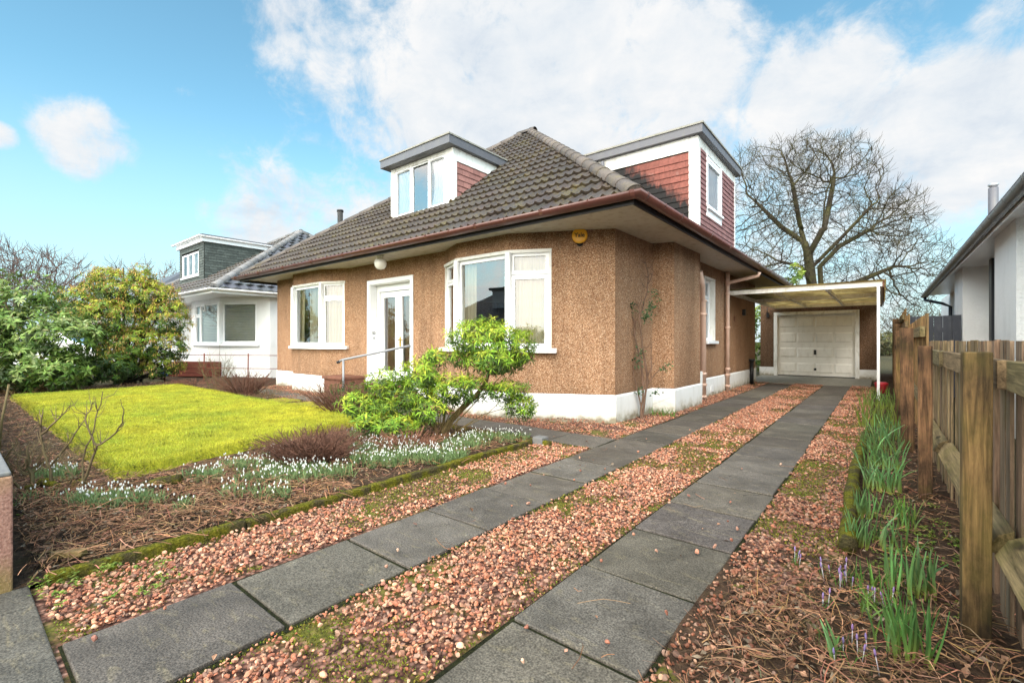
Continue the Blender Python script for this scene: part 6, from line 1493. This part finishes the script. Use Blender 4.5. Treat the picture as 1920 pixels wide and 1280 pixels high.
SD = [('snowdrop drift along the near lawn edge beside the rose bush', (-4.22, .78, .045), .30, .09, 120), ('single snowdrops scattered between rose and stone wall', (-4.7, .42, .045), .22, .08, 14), ('snowdrop clump among the rose stems at the left', (-5.45, .62, .045), .14, .10, 60), ('snowdrops beside the mossy log under the lawn corner', (-4.42, 1.38, .045), .13, .06, 50),
      ('narrow line of snowdrops tight against the lawn edge', (-4.45, 1.78, .045), .26, .08, 75), ('thick snowdrop drift in front of the low cut-back brown shrub', (-3.86, 1.98, .04), .34, .13, 190), ('snowdrops at the left flank of the low cut-back brown shrub', (-4.62, 2.1, .045), .13, .1, 50), ('few snowdrops standing out in the dead stems near the kerb', (-3.75, 1.42, .04), .13, .07, 24), ('tiny group of snowdrops in bare soil', (-3.72, 1.05, .04), .06, .04, 10), ('snowdrop tufts close to the mossy kerb', (-3.46, 1.55, .04), .12, .06, 26),
      ('broad snowdrop drift right of the low cut-back brown shrub', (-4.1, 2.95, .04), .30, .22, 230), ('snowdrops below the short reddish cut stems', (-3.72, 2.62, .04), .24, .12, 110), ('long snowdrop band near the middle of the kerb', (-3.48, 3.05, .04), .30, .16, 210), ('snowdrops under the leaning trunk of the lime green shrub', (-3.6, 3.62, .04), .24, .14, 90), ('scattered snowdrops under the left skirt of the lime green shrub', (-4.75, 3.35, .04), .30, .14, 90), ('loose snowdrop scatter between the kerb and the mossy log', (-3.9, 1.7, .04), .28, .10, 60),
      ('snowdrops at the far corner of the bed by the dark path', (-3.55, 4.08, .04), .34, .11, 130)]
for s_ in SD: snowdrops(s_[0], s_[1], s_[2]*1.2, s_[3]*1.35, int(s_[4]*1.15), .13)

# ================================================================== SKY, SUN, CAMERA
SUN_EL, SUN_AZ = math.radians(44), math.radians(142)    # azimuth clockwise from +Y
sd = Vector((math.sin(SUN_AZ)*math.cos(SUN_EL), math.cos(SUN_AZ)*math.cos(SUN_EL), math.sin(SUN_EL)))
sun = bpy.data.lights.new('sun', 'SUN'); sun.energy = 1.5; sun.angle = math.radians(14); sun.color = (1, .96, .9)
so = bpy.data.objects.new('sun', sun); COL.objects.link(so); so.rotation_euler = sd.to_track_quat('Z', 'Y').to_euler()
world = bpy.data.worlds.new('World'); scene.world = world; world.use_nodes = True; nt = world.node_tree
for n_ in list(nt.nodes): nt.nodes.remove(n_)
sky = nd(nt, 'ShaderNodeTexSky', sky_type='NISHITA', sun_disc=False, sun_elevation=SUN_EL, sun_rotation=SUN_AZ, altitude=50., air_density=1.0, dust_density=.6, ozone_density=1.6)
gen = nd(nt, 'ShaderNodeTexCoord').outputs['Generated']
nv = nd(nt, 'ShaderNodeVectorMath', {0: gen}, operation='NORMALIZE').outputs[0]
# cloud layer mapped on a flat ceiling so it foreshortens towards the horizon
sx = sep(nt, nv); zc = mth(nt, 'MAXIMUM', mth(nt, 'ADD', sx[2], .12), .03)
pl2 = nd(nt, 'ShaderNodeCombineXYZ', {0: mth(nt, 'DIVIDE', sx[0], zc), 1: mth(nt, 'DIVIDE', sx[1], zc), 2: 0.}).outputs[0]
f1 = noise(nt, nv, 3.4, 9, .62, .35); f2 = noise(nt, nv, 12., 10, .66, .35)
fbm_ = mth(nt, 'ADD', mth(nt, 'MULTIPLY', f1, .55), mth(nt, 'MULTIPLY', f2, .45))
def pdir(u, v):
    x = (u-960)/CAMF; z = (640-v)/CAMF; return Vector((x*CT-ST, x*ST+CT, z)).normalized()
def blob(u, v, r, w=1.):
    c = pdir(u, v); e = pdir(u+r, v); cs = c.dot(e)
    d = nd(nt, 'ShaderNodeVectorMath', {0: nv, 1: tuple(c)}, operation='DOT_PRODUCT').outputs['Value']
    m_ = nd(nt, 'ShaderNodeMapRange', {'Value': d, 1: 1-(1-cs)*2.2, 2: 1-(1-cs)*.0, 3: 0., 4: w}, interpolation_type='SMOOTHSTEP')
    return m_.outputs[0]
BL = [(700, 130, 150, .8), (880, 170, 190, 1.), (1060, 150, 200, 1.), (1240, 160, 170, 1.), (1350, 160, 90, .7), (660, 250, 90, .6), (1180, 330, 260, .95), (1500, 260, 200, .85), (1780, 270, 220, 1.), (1900, 50, 90, .5), (640, 20, 130, .62), (160, 262, 85, .8), (95, 250, 50, .5), (225, 285, 55, .5), (0, 255, 35, .8), (520, 430, 130, .5), (1500, 470, 300, .6), (880, 480, 250, .6), (1200, 10, 80, .45), (2150, 250, 320, .95), (1400, 60, 50, .4), (700, 400, 150, .5)]
acc = None
for b_ in BL:
    q_ = blob(*b_)
    acc = q_ if acc is None else mth(nt, 'MAXIMUM', acc, q_)
# unseen cloud cover behind the camera and overhead, thickened for fill light
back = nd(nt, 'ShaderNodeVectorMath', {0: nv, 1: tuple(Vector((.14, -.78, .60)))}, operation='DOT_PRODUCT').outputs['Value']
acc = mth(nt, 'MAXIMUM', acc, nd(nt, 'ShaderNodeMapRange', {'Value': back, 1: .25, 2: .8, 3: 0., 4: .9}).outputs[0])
rgt = nd(nt, 'ShaderNodeVectorMath', {0: nv, 1: tuple(Vector(RAX))}, operation='DOT_PRODUCT').outputs['Value']
acc = mth(nt, 'MAXIMUM', acc, nd(nt, 'ShaderNodeMapRange', {'Value': rgt, 1: .80, 2: .97, 3: 0., 4: .9}).outputs[0])
dens = mth(nt, 'ADD', acc, mth(nt, 'MULTIPLY', mth(nt, 'SUBTRACT', fbm_, .5), 3.0))
cov = nd(nt, 'ShaderNodeMapRange', {'Value': dens, 1: .24, 2: .84, 3: 0., 4: 1.}, interpolation_type='SMOOTHSTEP').outputs[0]
shade = ramp(nt, mth(nt, 'ADD', mth(nt, 'MULTIPLY', noise(nt, pl2, 2.2, 7, .6, .3), .75), mth(nt, 'MULTIPLY', f2, .35)), [(.36, (6.3, 7.2, 8.3)), (.52, (8.2, 8.7, 9.2)), (.68, (9.7, 9.7, 9.7))])
skyc = mix(nt, 1., sky.outputs[0], (2.1, 2.95, 2.55), 'MULTIPLY')
# thin bright haze near the horizon
hz_ = nd(nt, 'ShaderNodeMapRange', {'Value': sx[2], 1: .0, 2: .42, 3: .85, 4: .0}, interpolation_type='SMOOTHSTEP').outputs[0]
skyc = mix(nt, hz_, skyc, (6.6, 8.5, 9.4))
col = mix(nt, cov, skyc, shade)
back_fill = nd(nt, 'ShaderNodeMapRange', {'Value': back, 1: .16, 2: .86, 3: 1., 4: 6.8}).outputs[0]  # unseen sky behind the camera boosted, added as fill light
warm = mix(nt, nd(nt, 'ShaderNodeMapRange', {'Value': back, 1: .2, 2: .8, 3: 0., 4: 1.}).outputs[0], (1, 1, 1), (1.10, 1.0, .86))  # warm tint on the same unseen fill, against blue cast
col = mix(nt, 1., col, warm, 'MULTIPLY')
colb = nd(nt, 'ShaderNodeVectorMath', {0: col, 3: back_fill}, operation='SCALE').outputs[0]
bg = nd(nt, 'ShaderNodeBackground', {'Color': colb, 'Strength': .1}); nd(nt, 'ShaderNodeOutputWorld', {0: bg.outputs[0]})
world.cycles.sampling_method = 'AUTOMATIC'

cam = bpy.data.cameras.new('camera'); cam.sensor_width = 36; cam.lens = CAMF/1920*36; cam.clip_end = 2000; cam.clip_start = .05
co = bpy.data.objects.new('camera', cam); COL.objects.link(co); co.location = (0, 0, CAMH); co.rotation_euler = (PI/2, 0, TH); scene.camera = co
scene.view_settings.view_transform = 'Standard'; scene.view_settings.look = 'None'; scene.view_settings.exposure = 0; scene.view_settings.gamma = 1
scene.cycles.max_bounces = 8; scene.cycles.transparent_max_bounces = 12; scene.cycles.use_denoising = True; scene.cycles.sample_clamp_indirect = 8
try: scene.cycles.denoiser = 'OPENIMAGEDENOISE'
except Exception: pass
scene.cycles.use_adaptive_sampling = True; scene.cycles.adaptive_threshold = .02
